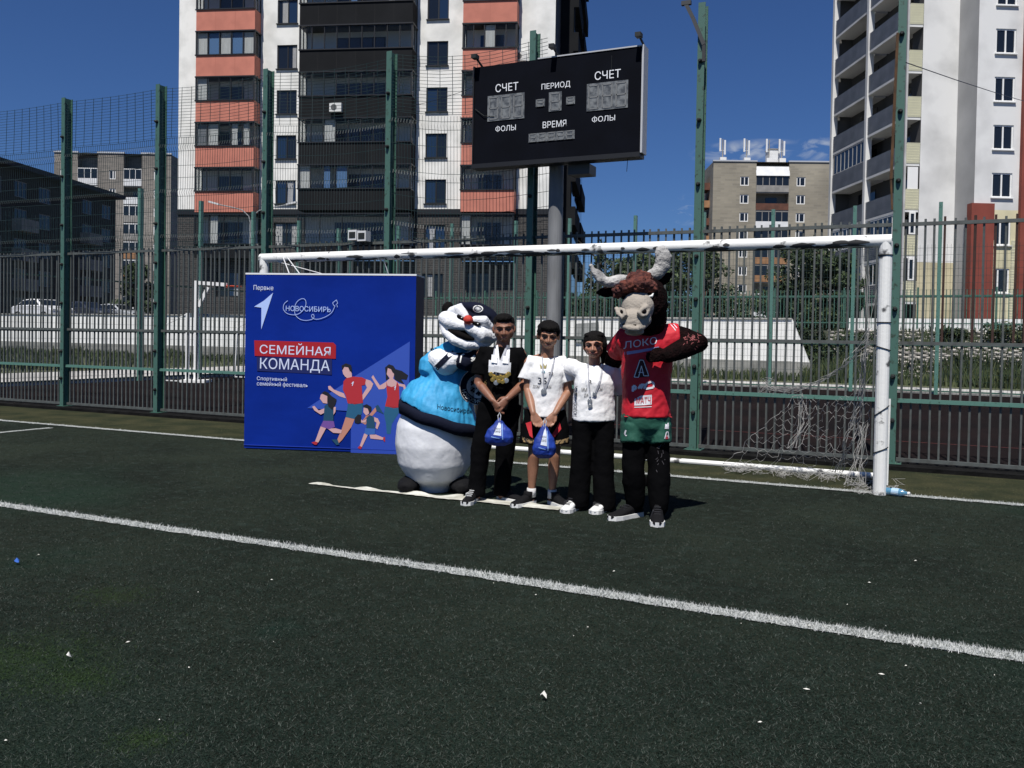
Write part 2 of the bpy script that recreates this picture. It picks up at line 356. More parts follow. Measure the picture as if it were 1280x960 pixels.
sg = thing('grey_notice_board', 'small grey panel fixed on the white retaining wall behind the woman', 'panel', at_v(719,428,WV-.1))
pb = at_v(719,427,WV-.1); pe = at_v(748,402,WV-.1)
k = MB(); k.prism([(0,0),(pe.x-pb.x,.06),(pe.x-pb.x,pe.z-pb.z),(0,pe.z-pb.z-.06)], 0, .05); k.build('panel', mat('panel_grey', (.30,.31,.30), .8, var=.3, scale=3), sg)
# block-paved embankment on the right with white parapet on top
emb = thing('embankment', 'sloping bank of open concrete blocks beyond the court, right of the white wall', 'embankment', (0,0,0)); emb['kind'] = 'structure'
del emb['category']
k = MB(); k.quad((UE+.1,WV-.1,.0),(32,WV-.1,.0),(32,EV,2.0),(UE+.1,EV,2.0)); k.build('bank_soil', mat('bank_soil', (.045,.05,.03), .95, var=.5, scale=3), emb)
blk = MB(); sl_ = Vector((0, EV-WV, 2.0)).normalized(); nn = Vector((0,-sl_.z,sl_.y)); rnd = random.Random(9)
Ls = sqrt((EV-WV)**2+4)
for r in range(int(Ls/.30)):
    for c in range(int((19-UE)/.42)):
        if rnd.random() < .06: continue
        u = UE+1.0+c*.42+(r % 2)*.21; s = .15+r*.30
        o = Vector((u, WV-.1, 0))+sl_*s+nn*rnd.uniform(.01,.05)
        a = Vector((.155,0,0)); b = sl_*.095
        # diamond-shaped kerbstone ring seen as a lozenge
        blk.add([o-a, o-b, o+a, o+b, o-a+nn*.06, o-b+nn*.06, o+a+nn*.06, o+b+nn*.06], [(4,5,6,7),(0,1,5,4),(1,2,6,5),(2,3,7,6),(3,0,4,7)])
blk.build('bank_blocks', mat('bank_block', (.50,.47,.42), .9, var=.35, scale=2), emb, kind='stuff')
k = thing('low_parapet', 'low white parapet wall along the top of the block bank', 'wall', (0, EV, 0)); q = MB()
u = UE+1.5; q.box(.01, 1.99, 0, .2, 1.9, 2.55); q = q.mesh('parapet_panel', WHW)
while u < 26: link('parapet_panel', q, k, (u,0,0)); u += 2
# ============================================================ MAIN FENCE
GREEN = mat('fence_green', (.045,.115,.085), .5, col2=(.02,.045,.035), scale=14, detail=8, bump=.15, contrast=(.58,.66))
GREENL = mat('fence_green_light', (.085,.19,.155), .45, col2=(.04,.08,.06), scale=22, detail=8, contrast=(.6,.68))
GREEN_LIT = mat('fence_green_sunlit', (.055,.125,.10), .5, col2=(.03,.05,.035), scale=18, detail=8, contrast=(.58,.68))  # green lightened for the sun falling on the posts' front flange
BARM = mat('bar_grey', (.085,.095,.09), .5, col2=(.05,.05,.045), scale=9, detail=6, contrast=(.45,.75))
RUST = mat('rust_brown', (.055,.025,.018), .85, var=.5, scale=9)
WIRE = mat('wire_green', (.012,.03,.028), .5)
DARK = mat('dark_fitting', (.012,.014,.013), .6)
fence = thing('sports_fence', 'tall green steel fence with vertical bars behind the goal, wire mesh on its left', 'fence', (0, VF, 0))
U0, SP, PH = -13.957, 2.286, 5.57
post_me = None
posts_u = [U0+i*SP for i in range(-2, 9)]
hs = {-1: 5.6, 5: PH+.05, 6: 6.4, 7: 6.4, 8: 6.4}
for i in range(-2, 9):
    H = hs.get(i, PH)
    m_ = MB(); w, d, t = .088, .165, .012
    m_.mi = 1; m_.box(-w/2, w/2, -d/2, -d/2+t, 0, H); m_.mi = 0; m_.box(-w/2, w/2, d/2-t, d/2, 0, H); m_.box(-.007, .007, -d/2+t, d/2-t, 0, H-.003)
    m_.box(-.11, .11, -.11, .11, 0, .055)
    p = m_.build('post', [GREEN, GREEN_LIT], fence, (U0+i*SP, 0, .0))
    b = MB(); rnd = random.Random(i)
    for z in (.5, 1.05, 1.9, 2.55, 3.3, 4.1, 4.9):
        z += rnd.uniform(-.08,.08)
        b = MB(); b.loft([(rnd.uniform(-.01,.01), -d/2-.035, 0), (0, -d/2+.01, 0)], [.024,.030], 8); b.build('clamp', DARK, p, (0,0,z))
def rail(z, w, h, m, y=0, name='rail', u0=-18.6, u1=4.3):
    q = MB(); q.box(.054, SP-.054, y-w/2, y+w/2, -h/2, h/2); me = q.mesh(name, m)
    for i in range(-2, 8): link(name, me, fence, (U0+i*SP, 0, z))
rail(.095, .035, .04, BARM); rail(.775, .045, .045, GREENL, -.02); rail(1.433, .035, .04, BARM); rail(2.79, .035, .04, BARM)
barb = MB(); barb.box(-.0105, .0105, -.0105, .0105, 0, 2.78); barme = barb.mesh('bar', BARM)
barb2 = MB(); barb2.box(-.0105, .0105, -.0105, .0105, 0, 1.36); barb2.mi = 1; barb2.box(-.0125, .0125, -.0125, .0125, 1.365, 2.80); barme2 = barb2.mesh('bar', [BARM, RUST])
u = -18.45; j = 0; rnd = random.Random(5)
while u < 4.2:
    near = min(abs(u-q) for q in posts_u)
    if near > .075:
        rr = (u > -.1 and rnd.random() < .28)
        o = link('bar', barme2 if rr else barme, fence, (u, 0.012, .065)); o.rotation_euler = (rnd.gauss(0,.003), rnd.gauss(0,.004), rnd.uniform(-.3,.3))
    u += .1; j += 1
# wire mesh panels above the bars on the left bays
def wire(mb, pts, w=.0055):
    for a, b in zip(pts[:-1], pts[1:]): mb.bar(a, b, w)
def mesh_panel(i, name='wire_mesh', tilt=0.0, sag=0.0, x1=None, drop=0):
    mb = MB(); a = .06; b = (x1 or SP)-.06; z0, z1, z2 = 2.84, 4.67, 5.5; rnd = random.Random(40+i)
    bend = [3.0, 3.75, 4.5]
    def P(x, z): return (x+tilt*(z-3)*.6, .03*sin(x*2+z)-.03, z-sag*sin(pi*x/SP)+tilt*(x-SP/2))
    x = a
    while x <= b:
        zz = [z0]
        for c in bend: zz += [c-.06, c, c+.06]
        zz.append(z1-drop)
        pts = []
        for q, z in enumerate(zz):
            px_, py_, pz_ = P(x, z); 
            if any(abs(z-c) < 1e-6 for c in bend): py_ -= .035; px_ += .012
            pts.append((px_, py_, pz_))
        wire(mb, pts, .0042); x += .05
    z = z0
    zs = [2.86, 2.94, 3.06, 3.25, 3.45, 3.69, 3.81, 4.0, 4.2, 4.44, 4.56, 4.66]
    for z in zs: wire(mb, [P(a+(b-a)*k/6, z) for k in range(7)], .0055)
    z = z1+.02
    while z < z2: wire(mb, [P(a+(b-a)*k/6, z) for k in range(7)], .0048); z += .05
    x = a+.03
    while x <= b: wire(mb, [P(x, z1), P(x, (z1+z2)/2), P(x, z2)], .006); x += .2
    mb.build(name, WIRE, fence, (U0+i*SP, 0, 0), kind='stuff')
mesh_panel(-2); mesh_panel(-1); mesh_panel(0); mesh_panel(1, sag=.03); mesh_panel(2, tilt=-.02, sag=.05); mesh_panel(3, tilt=-.055, sag=.1, x1=SP+.35, drop=.03)
# bent bracket hanging on the tall post right of the score board
pu = U0+6*SP
b = MB(); A = [at_v(857,4,VF-.1), at_v(866,22,VF-.1), at_v(880,56,VF-.1)]
A = [Vector((p.x, -.1, p.z)) for p in A]
b.bar(A[0], A[1], .045); b.bar(A[1], A[2], .045); b.bar(A[0]-Vector((.05,0,0)), A[0]+Vector((.07,0,0)), .05)
b.bar(A[2], (A[2].x, -.085, A[2].z-.2), .04)
b.build('bracket_arm', mat('steel_dark', (.04,.042,.045), .6), fence)
b = MB(); b.bar((pu-.045,-.085,4.95), (pu-.075,-.085,3.3), .03); b.bar((pu-.075,-.085,3.3), (pu-.055,-.085,2.95), .02); b.build('rusty_strap', mat('rust_strap', (.10,.05,.02), .9, var=.5, scale=9), fence)
# ============================================================ REAR FENCE OF THE COURT
rf = thing('court_end_fence', 'green wire fence with slim posts along the far side of the rubber court', 'fence', (0, VR, 0))
rpu = [at_v(x,300,VR).x for x in (437, 498, 565, 645, 712, 794, 880, 966, 1068, 1175)]; rpu.append(rpu[-1]+2.3)
ps = MB(); ps.box(-.05,.05,-.06,.06,0,5.5); psm = ps.mesh('post', GREENL)
for u in rpu: link('post', psm, rf, (u,0,0))
for z in (.1, 1.4, 2.8): q = MB(); q.box(rpu[0]+.06, rpu[-1]-.06, -.015, .015, z-.02, z+.02); q.build('rail', GREEN, rf)
q = MB(); u = rpu[0]+.1
while u < rpu[-1]: q.bar((u,-.02,.1),(u,-.02,4.3),.006); u += .1
z = .2
while z < 4.35: q.bar((rpu[0],-.026,z),(rpu[-1],-.026,z),.006); z += .2
q.build('wire_mesh', WIRE, rf, kind='stuff')
sf = thing('court_side_fence', 'green wire fence with slim posts running away along the left side of the rubber court', 'fence', (UL, 0, 0))
vv = [16.0+i*2.38 for i in range(-1,6)]
for v in vv: link('post', psm, sf, (.05 if v < 20 else 0, v, 0))
for z in (.1, 1.4, 2.8): q = MB(); q.box(-.015, .015, vv[0], VR-.1, z-.02, z+.02); q.build('rail', GREEN, sf)
q = MB(); v = VF+.3
while v < VR: q.bar((.02,v,.1),(.02,v,4.3),.006); v += .1
z = .2
while z < 4.35: q.bar((.026,VF+.3,z),(.026,VR,z),.006); z += .2
q.build('wire_mesh', WIRE, sf, kind='stuff')
# street railing on the terrace
sr = thing('street_railing', 'low dark green railing along the street above the white wall', 'railing', (0, WV+.5, 2.0))
u0 = at_v(545,380,WV+.5).x; u1 = at_v(1290,380,WV+.5).x
q = MB(); u = u0
while u < u1: q.box(u-.012,u+.012,-.012,.012,0,1.42); u += .13
q.build('bars', GREEN, sr, kind='stuff')
for z in (.2, 1.2): q = MB(); q.box(u0,u1,-.02,.02,z-.02,z+.02); q.build('rail', GREEN, sr)
u = u0; spm = MB().box(-.03,.03,-.03,.03,0,1.5).mesh('post', GREEN)
while u < u1: link('post', spm, sr, (u,0,0)); u += 2.5
# ============================================================ GOAL
GW = mat('goal_white', (.80,.80,.77), .5, col2=(.10,.10,.10), scale=7, detail=12, contrast=(.60,.67), bump=.08)
GD = mat('grime', (.05,.05,.05), .8)
goal = thing('football_goal', 'white football goal with chipped paint and torn net', 'goal', (0, VG, 0))
UR, ULp, HG, RG = -.2885, -7.66, 2.44, .06
cyl = lambda r, h, n=16: MB().loft([(0,0,0),(0,0,h)], [r, r], n, rounded=False)
cyl(RG, HG-.06).build('post', GW, goal, (UR,0,0), smooth=False)
cyl(RG, HG-.06).build('post', GW, goal, (ULp,0,0))
cb = MB(); cb.loft([(ULp-.05,0,HG-.055),(UR+.05,0,HG-.055)], [RG,RG], 48, ref=Vector((0,0,1)), rounded=False); cb.build('crossbar', GW, goal)
# flaked paint and dirt under the bar
g = MB(); rnd = random.Random(12); 
for i in range(150):
    u = rnd.uniform(ULp+.3, UR-.2); 
    if rnd.random() < .5: u = rnd.choice([-4.6,-4.2,-3.9,-1.6,-1.1,-6.3])+rnd.gauss(0,.22)
    a = rnd.uniform(-165, -70)+rnd.gauss(0,14); L = rnd.uniform(.012,.13); wd = radians(rnd.uniform(5,26)); aa = radians(a)
    r = RG+.0012; vs = []
    for t, sc in ((-1,.3),(-.55,.8),(-.1,1),(.45,.75),(1,.25)):
        for sg_ in (-1,-.33,.33,1): ang = aa+sg_*wd*sc*rnd.uniform(.8,1.2); vs.append((u+t*L, cos(ang)*r, HG-.055+sin(ang)*r))
    g.add(vs, [(4*i+j, 4*i+4+j, 4*i+5+j, 4*i+1+j) for i in range(4) for j in range(3)])
g.build('paint_flakes', GD, goal, kind='stuff')
VB = on_ground(975,589).y - VG
q = MB(); q.loft([(ULp,VB,.03),(UR,VB,.03)], [.030,.030], 12, ref=Vector((0,0,1)), rounded=False); q.build('ground_bar', GW, goal)
q = MB(); q.loft([(UR,.06,.05),(UR,VB,.05)], [.04,.04], 10, ref=Vector((0,0,1)), rounded=False); q.build('side_bar', GW, goal)
q = MB(); q.loft([(ULp,.06,.05),(ULp,VB,.05)], [.04,.04], 10, ref=Vector((0,0,1)), rounded=False); q.build('side_bar', GW, goal)
q = MB(); q.tube([(UR+.06,.10,.08),(UR+.065,.10,.9)], .012); q.build('stay_rod', GW, goal)
band = MB(); 
for z, tl in ((.42,.03),(.79,.05),(1.38,-.02),(2.25,0),(1.62,.0)):
    band.tube([(UR+(RG+.004)*cos(a*pi/8), (RG+.004)*sin(a*pi/8), z+tl*cos(a*pi/8)) for a in range(17)], .005)
band.build('tie_bands', DARK, goal)
# what is left of the net
NETM = mat('net_cord', (.40,.39,.37), .9)
net = MB(); rnd = random.Random(21)
def cord(pts, r=.0022, wob=.0):
    r = r*.72
    p = []
    for a, b in zip(pts[:-1], pts[1:]):
        a, b = Vector(a), Vector(b); n = max(1, int((b-a).length/.08))
        for k in range(n): p.append(a.lerp(b, k/n)+Vector([rnd.gauss(0, wob) for _ in range(3)]))
    p.append(Vector(pts[-1])); net.tube(p, r, 4)
def L(px, py, dv): q = at_v(px, py, VG+dv); return Vector((q.x, q.y-VG, max(q.z, .015)))
apex = L(1000,492,.62); Bn = L(903,583,VB-.02); Cn = L(1082,598,VB-.05); Dn = L(1086,470,.12)
R_, C_ = 13, 13
def S_(i, j):
    u, v = i/C_, j/R_
    top = apex.lerp(Dn, u); bot = Bn.lerp(Cn, u); p = top.lerp(bot, v)
    p.z += -.16*sin(pi*u)*(1-v)*1.0; p.y += .05*sin(pi*u*1.5)*sin(pi*v)
    return p
G_ = [[S_(i, j)+Vector((rnd.gauss(0,.018), rnd.gauss(0,.02), rnd.gauss(0,.018) if j < R_ else 0)) for j in range(R_+1)] for i in range(C_+1)]
for i in range(C_+1):
    for j in range(R_):
        if rnd.random() < .80 or i in (0, C_): cord([G_[i][j], (G_[i][j]+G_[i][j+1])/2+Vector((rnd.gauss(0,.01),0,0)), G_[i][j+1]], .0022 if i else .004)
for j in range(R_+1):
    for i in range(C_):
        if rnd.random() < .72: 
            mdp = (G_[i][j]+G_[i+1][j])/2+Vector((0,0,-.03)); cord([G_[i][j], mdp, G_[i+1][j]])
for k in range(7): cord([L(958,484,.7), L(985,484+k*1.5,.6), L(1020,476+k,.5), L(1052,460,.3), L(1088,440-k*5,.08)], .0035, .012)
for k in range(10): cord([L(950+rnd.uniform(0,18),470+rnd.uniform(0,22),.7) for _ in range(5)], .003, .012)
for k in range(9): # dense bundle
    cord([L(1080+rnd.uniform(-4,4),440,.3), L(1074+rnd.uniform(-5,5),505,.5), L(1062+rnd.uniform(-8,8),550,.6), L(1045+rnd.uniform(-10,10),590,VB-.1)], .004, .012)
for k in range(12): cord([L(1080+rnd.uniform(-6,8),530,.2), L(1074+rnd.uniform(-8,8),570,.2), L(1068+rnd.uniform(-14,14),606,.15)], .0025, .012)
for k in range(8): cord([L(1000+rnd.uniform(-4,10),495,.62), L(1003+rnd.uniform(-6,10),530,.62), L(996+rnd.uniform(-12,12),560,.6)], .0032, .014)
for k in range(3): cord([L(1068+k*9,300,.06), L(1080+k*3,350,.06), L(1086,410,.06), L(1084-k*3,450,.1)], .0028, .004)
cord([L(1106,310,.06), L(1092,380,.1), L(1083,420,.1)], .0028, .004)
for k in range(90): # heap along the ground bar
    x = rnd.uniform(905,1095) if k < 62 else rnd.uniform(1062,1122); y0 = 588+(x-905)*.085
    if k >= 62: y0 = rnd.uniform(604,619)
    pts = []
    for t in range(5): p = on_ground(x+rnd.uniform(-13,13), y0+rnd.uniform(-4,5)); pts.append(Vector((p.x, p.y-VG, rnd.uniform(.012,.075 if k < 62 else .04))))
    cord(pts, .0022, .012)
net.build('net', NETM, goal)
# ============================================================ BANNER
def make_banner():
    a = on_ground(305,561); b = on_ground(517,568.5); yaw = atan2(b.y-a.y, b.x-a.x); Wd = (b-a).length
    bn = thing('banner_stand', 'blue fabric backdrop banner with running family print and white and red lettering', 'banner', (a.x, a.y, 0), yaw)
    sc = ppm(a)*3.692; Hh = 2.14; D = .42
    BL = mat('banner_blue', (.003,.024,.25), .75, spec=.08, col2=(.0025,.019,.20), scale=1.2, bump=.6, bscale=2.2); 
    NV = mat('banner_navy', (.003,.008,.06), .6)
    k = MB(); nx, nz = 14, 14
    vs = []; rnd = random.Random(2)
    for j in range(nz+1):
        for i in range(nx+1):
            x = Wd*i/nx; z = .012+(Hh-.012-.035*(i/nx)**2*0)*j/nz; e = min(i, nx-i, j, nz-j)
            vs.append((x, (.003*sin(x*4+z*2)+.002*sin(z*5-x)) if e else 0, z))
    fs = [(j*(nx+1)+i, j*(nx+1)+i+1, (j+1)*(nx+1)+i+1, (j+1)*(nx+1)+i) for j in range(nz) for i in range(nx)]
    k.add(vs, fs); k.mi = 0
    k.quad((0,D,.012),(0,0,.012),(0,0,Hh),(0,D,Hh)); k.mi = 1; k.quad((Wd,0,.012),(Wd,D,.012),(Wd,D,Hh),(Wd,0,Hh)); k.mi = 0
    k.quad((0,D,Hh),(Wd,D,Hh),(Wd,D,.012),(0,D,.012)); k.quad((0,0,.012),(Wd,0,.012),(Wd,D,.012),(0,D,.012))
    k.build('banner_skin', [BL, NV], bn)
    t = MB(); t.box(-.004, Wd+.004, -.004, .02, Hh-.006, Hh+.014); t.box(-.004, .02, .02, D, Hh-.006, Hh+.012); t.box(Wd-.02, Wd+.004, .02, D, Hh-.006, Hh+.012)
    t.add([(Wd-.22,-.004,Hh+.014),(Wd+.004,-.004,Hh+.014),(Wd+.0,.25,Hh+.03),(Wd-.3,.3,Hh+.03)], [(0,1,2,3)])
    t.build('top_frame', mat('frame_white', (.75,.76,.78), .5), bn)
    def P(cx, cy): return ((cx-18)/sc*1.0, Hh+.0 - (cy-80-(cx-18)*.016)/sc*.99)
    # y of the nth printed layer
    def flat(name, polys, m, lay, parent=bn):
        q = MB(); y = -.0065-.0007*lay
        for p in polys:
            q = MB(); pts = [P(*c) for c in p]; q.prism(pts, y-.0003, y); q.build(name, m, parent)
    sky_b = mat('print_light_blue', (.025,.075,.42), .6); mid_b = mat('print_mid_blue', (.012,.045,.36), .6)
    flat('print_triangle', [[(320,700),(560,540),(795,392),(795,905),(528,905),(528,712)]], sky_b, 0)
    flat('print_triangle', [[(528,712),(720,712),(795,840),(795,905),(528,905)]], mat('print_blue_b', (.018,.06,.40), .6), 1)
    wht = mat('print_white', (.62,.68,.86), .6); ltb = mat('print_ice', (.42,.55,.90), .6); red = mat('print_red', (.36,.004,.012), .6); nvy = mat('print_navy', (.003,.010,.10), .6)
    flat('arrow_mark', [[(61,232),(107,205),(151,168),(96,338),(96,237)]], ltb, 1)
    flat('slogan_block', [[(63,388),(440,398),(452,410),(452,472),(66,460)]], red, 1); flat('slogan_block', [[(76,464),(434,474),(434,546),(78,530)]], nvy, 1)
    def tx(name, body, cx, cy, hpx, wpx, m, bold=.0, slope=0.016, lay=3, fit='cap'):
        me = text_mesh(body, 1.0, bold=bold); xs = [v.co.x for v in me.vertices]; zs = [v.co.z for v in me.vertices]
        w = max(xs)-min(xs); h = max(zs)-min(zs); x0 = min(xs); z0 = min(zs)
        for v in me.vertices: v.co = Vector(((v.co.x-x0)*wpx/sc/w, v.co.y*.5, (v.co.z-z0)*hpx/sc/h))
        me.materials.clear(); me.materials.append(m); X, Z = P(cx, cy)
        o = link(name, me, bn, (X, -.0065-.0008*lay, Z)); o.rotation_euler = (0, .014, 0); return o
    tx('lettering', 'Первые', 57, 160, 28, 95, wht, .012)
    tx('lettering', 'НОВОСИБИРЬ', 213, 252, 24, 212, ltb, .0)
    tx('lettering', 'СЕМЕЙНАЯ', 90, 449, 52, 337, wht, .04)
    tx('lettering', 'КОМАНДА', 92, 529, 60, 332, wht, .04)
    tx('lettering', 'Спортивный', 78, 577, 22, 144, wht, .006)
    tx('lettering', 'семейный фестиваль', 78, 602, 24, 244, wht, .006)
    # swirl round the city name
    sw = MB(); y = -.0095
    pts = [(222,205),(205,220),(202,245),(222,265),(260,270),(290,255),(308,225),(305,202),(290,196),(268,208),(255,235),(258,268),(280,290),(310,296),(340,290),(348,278),(343,268),(335,275),(345,288),(370,290),(405,278),(432,258),(446,228)]
    cc = []
    for i in range(len(pts)-1):
        p0 = pts[max(0,i-1)]; p1 = pts[i]; p2 = pts[i+1]; p3 = pts[min(len(pts)-1,i+2)]
        for s_ in range(4):
            t_ = s_/4; cc.append(tuple(.5*((2*p1[a])+(-p0[a]+p2[a])*t_+(2*p0[a]-5*p1[a]+4*p2[a]-p3[a])*t_**2+(-p0[a]+3*p1[a]-3*p2[a]+p3[a])*t_**3) for a in (0,1)))
    cc.append(pts[-1])
    for a_, b_ in zip(cc[:-1], cc[1:]):
        A_, B_ = P(*a_), P(*b_); sw.bar((A_[0],y,A_[1]),(B_[0],y,B_[1]),.006,.002, ref=Vector((0,1,0)))
    for a_, b_ in [((440,228),(434,216)),((434,216),(452,202)),((452,202),(458,218)),((458,218),(450,224)),((455,226),(457,236)),((440,228),(446,232))]:
        A_, B_ = P(*a_), P(*b_); sw.bar((A_[0],y,A_[1]),(B_[0],y,B_[1]),.006,.002, ref=Vector((0,1,0)))
    sw.build('swirl_mark', ltb, bn)
    # printed runners; coordinates of a second enlargement (7.385 px per photo px)
    def Q(x, y_): return ((380+x/7.385-300)*3.692, (440+y_/7.385-320)*3.692)
    skin = mat('print_skin', (.60,.36,.36), .6); tan_ = mat('print_tan', (.50,.22,.16), .6); blk_ = mat('print_black', (.006,.006,.012), .6); rd = mat('print_shirt_red', (.42,.02,.03), .6)
    teal = mat('print_teal', (.012,.10,.20), .6); pur = mat('print_purple', (.16,.07,.30), .6); sh = mat('print_sport_blue', (.03,.12,.42), .6); dkt = mat('print_dark_teal', (.008,.06,.12), .6)
    def F(name, m, lay, *polys): flat(name, [[Q(*c) for c in p] for p in polys], m, lay)
    F('runner_skin', skin, 2, # woman
      [(783,140),(800,130),(840,140),(862,190),(850,235),(905,280),(960,290),(990,380),(978,412),(962,385),(945,310),(890,300),(860,320),(800,300),(770,330),(720,335),(690,290),(650,225),(665,205),(690,245),(730,300),(790,262),(820,232),(790,195)])
    F('runner_shirt', rd, 3, [(790,262),(800,305),(840,312),(880,300),(888,262),(905,300),(912,420),(938,495),(860,505),(780,488),(800,400),(790,320)])
    F('runner_hair', blk_, 4, [(775,135),(810,105),(850,118),(872,150),(930,165),(990,205),(975,245),(925,240),(955,285),(900,262),(862,240),(858,190),(845,178),(830,150),(800,138),(790,195),(815,235),(785,250),(782,195)])
    F('runner_trousers', teal, 3, [(780,490),(936,497),(900,560),(845,650),(835,740),(800,740),(790,640),(770,560)])
    F('runner_skin', skin, 5, # man
      [(378,165),(400,125),(440,130),(465,190),(470,235),(440,245),(405,222),(385,195)],
      [(245,310),(265,306),(300,340),(395,375),(415,420),(350,400),(250,338)],
      [(590,240),(640,255),(668,285),(650,330),(570,440),(545,425),(610,320),(595,290)])
    F('runner_leg', tan_, 5, [(415,590),(500,605),(470,680),(385,800),(350,835),(338,800),(380,700)])
    F('runner_shirt', rd, 6, [(390,265),(415,235),(480,220),(560,225),(600,245),(590,295),(560,300),(575,460),(500,475),(432,465),(410,390),(385,340)])
    F('runner_shorts', teal, 6, [(436,468),(575,465),(565,560),(505,610),(415,592)])
    F('runner_hair', blk_, 7, [(370,120),(410,98),(460,115),(468,165),(450,175),(432,135),(395,130),(375,155)])
    F('runner_shoe', dkt, 6, [(285,800),(340,797),(360,845),(330,850)], [(690,490),(715,475),(770,560),(700,530)])
    F('runner_skin', tan_, 3, [(640,560),(690,500),(705,530),(665,575),(610,570),(560,640),(600,660),(640,600)])
    F('runner_skin', skin, 8, # girl
      [(178,390),(200,375),(240,400),(240,470),(200,465),(170,425)],
      [(98,500),(118,492),(160,535),(235,505),(240,540),(180,572),(120,535)], [(290,500),(322,500),(318,545),(300,572),(285,545)],
      [(180,680),(235,690),(160,830),(130,820)], [(245,700),(320,695),(382,712),(375,742),(300,738)],
      # boy
      [(582,505),(610,490),(640,515),(630,560),(605,575),(580,545)], [(670,585),(715,600),(735,640),(712,700),(695,685),(705,640),(675,620)],
      [(520,595),(540,590),(575,625),(615,600),(600,640),(560,640)], [(590,740),(628,745),(570,865),(550,855)], [(640,750),(700,748),(770,775),(765,795),(650,785)])
    F('runner_shirt', dkt, 9, [(215,490),(250,470),(300,500),(300,630),(205,628)], [(610,600),(640,570),(680,590),(692,695),(610,690)])
    F('runner_shorts', pur, 9, [(205,628),(303,630),(315,685),(260,705),(180,680)]); F('runner_shorts', sh, 9, [(600,690),(692,695),(690,745),(620,752),(592,738)])
    F('runner_hair', blk_, 10, [(182,375),(215,355),(250,370),(280,400),(328,430),(318,470),(290,530),(250,495),(240,440),(240,400)], [(575,485),(610,470),(655,495),(655,530),(635,550),(620,510),(585,500)], [(500,600),(530,565),(560,570),(560,640),(530,650),(500,640)])
    F('runner_shoe', rd, 9, [(95,830),(130,820),(155,830),(145,850),(125,850)], [(530,872),(550,852),(572,865),(560,885)], [(768,770),(785,768),(785,815),(770,800)])
    F('shirt_mark', wht, 8, [(462,285),(480,265),(488,265),(476,305),(470,305),(474,285)], [(862,318),(874,302),(880,302),(872,340),(866,340),(869,318)])
    s = MB(); s.bar((0,-.004,.05),(Wd,-.004,.05),.012,.006); s.build('hem_seam', mat('print_mid_blue2', (.012,.045,.36), .6), bn)
    return bn, Wd, Hh, yaw
BN, BWd, BHh, BYaw = make_banner()
# cords that tie the banner to the crossbar
tc_ = MB(); inv = lambda p: Vector(p)
M4 = Matrix.Rotation(-BYaw, 4, 'Z') @ Matrix.Translation(-Vector(BN.location))
def tie(p, q): tc_.tube([M4@Vector(p), M4@Vector(q)], .006, 5)
def on_bar(px): a = at_v(px, 318, VG); return Vector((a.x, VG-.05, HG-.05))
def on_ban(px, dy=.0): a = Vector((BN.location.x+cos(BYaw)*(px-305)/102, BN.location.y+sin(BYaw)*(px-305)/102+dy, BHh+.01)); return a
tie(on_bar(357), on_ban(348,.2)); tie(on_bar(362), on_ban(359,.25)); tie(on_bar(341)+Vector((0,.02,-.03)), on_ban(392,.3)); tie(on_bar(480), on_ban(482,.1))
tc_.build('tie_cords', mat('cord_white', (.7,.7,.7), .8), BN)
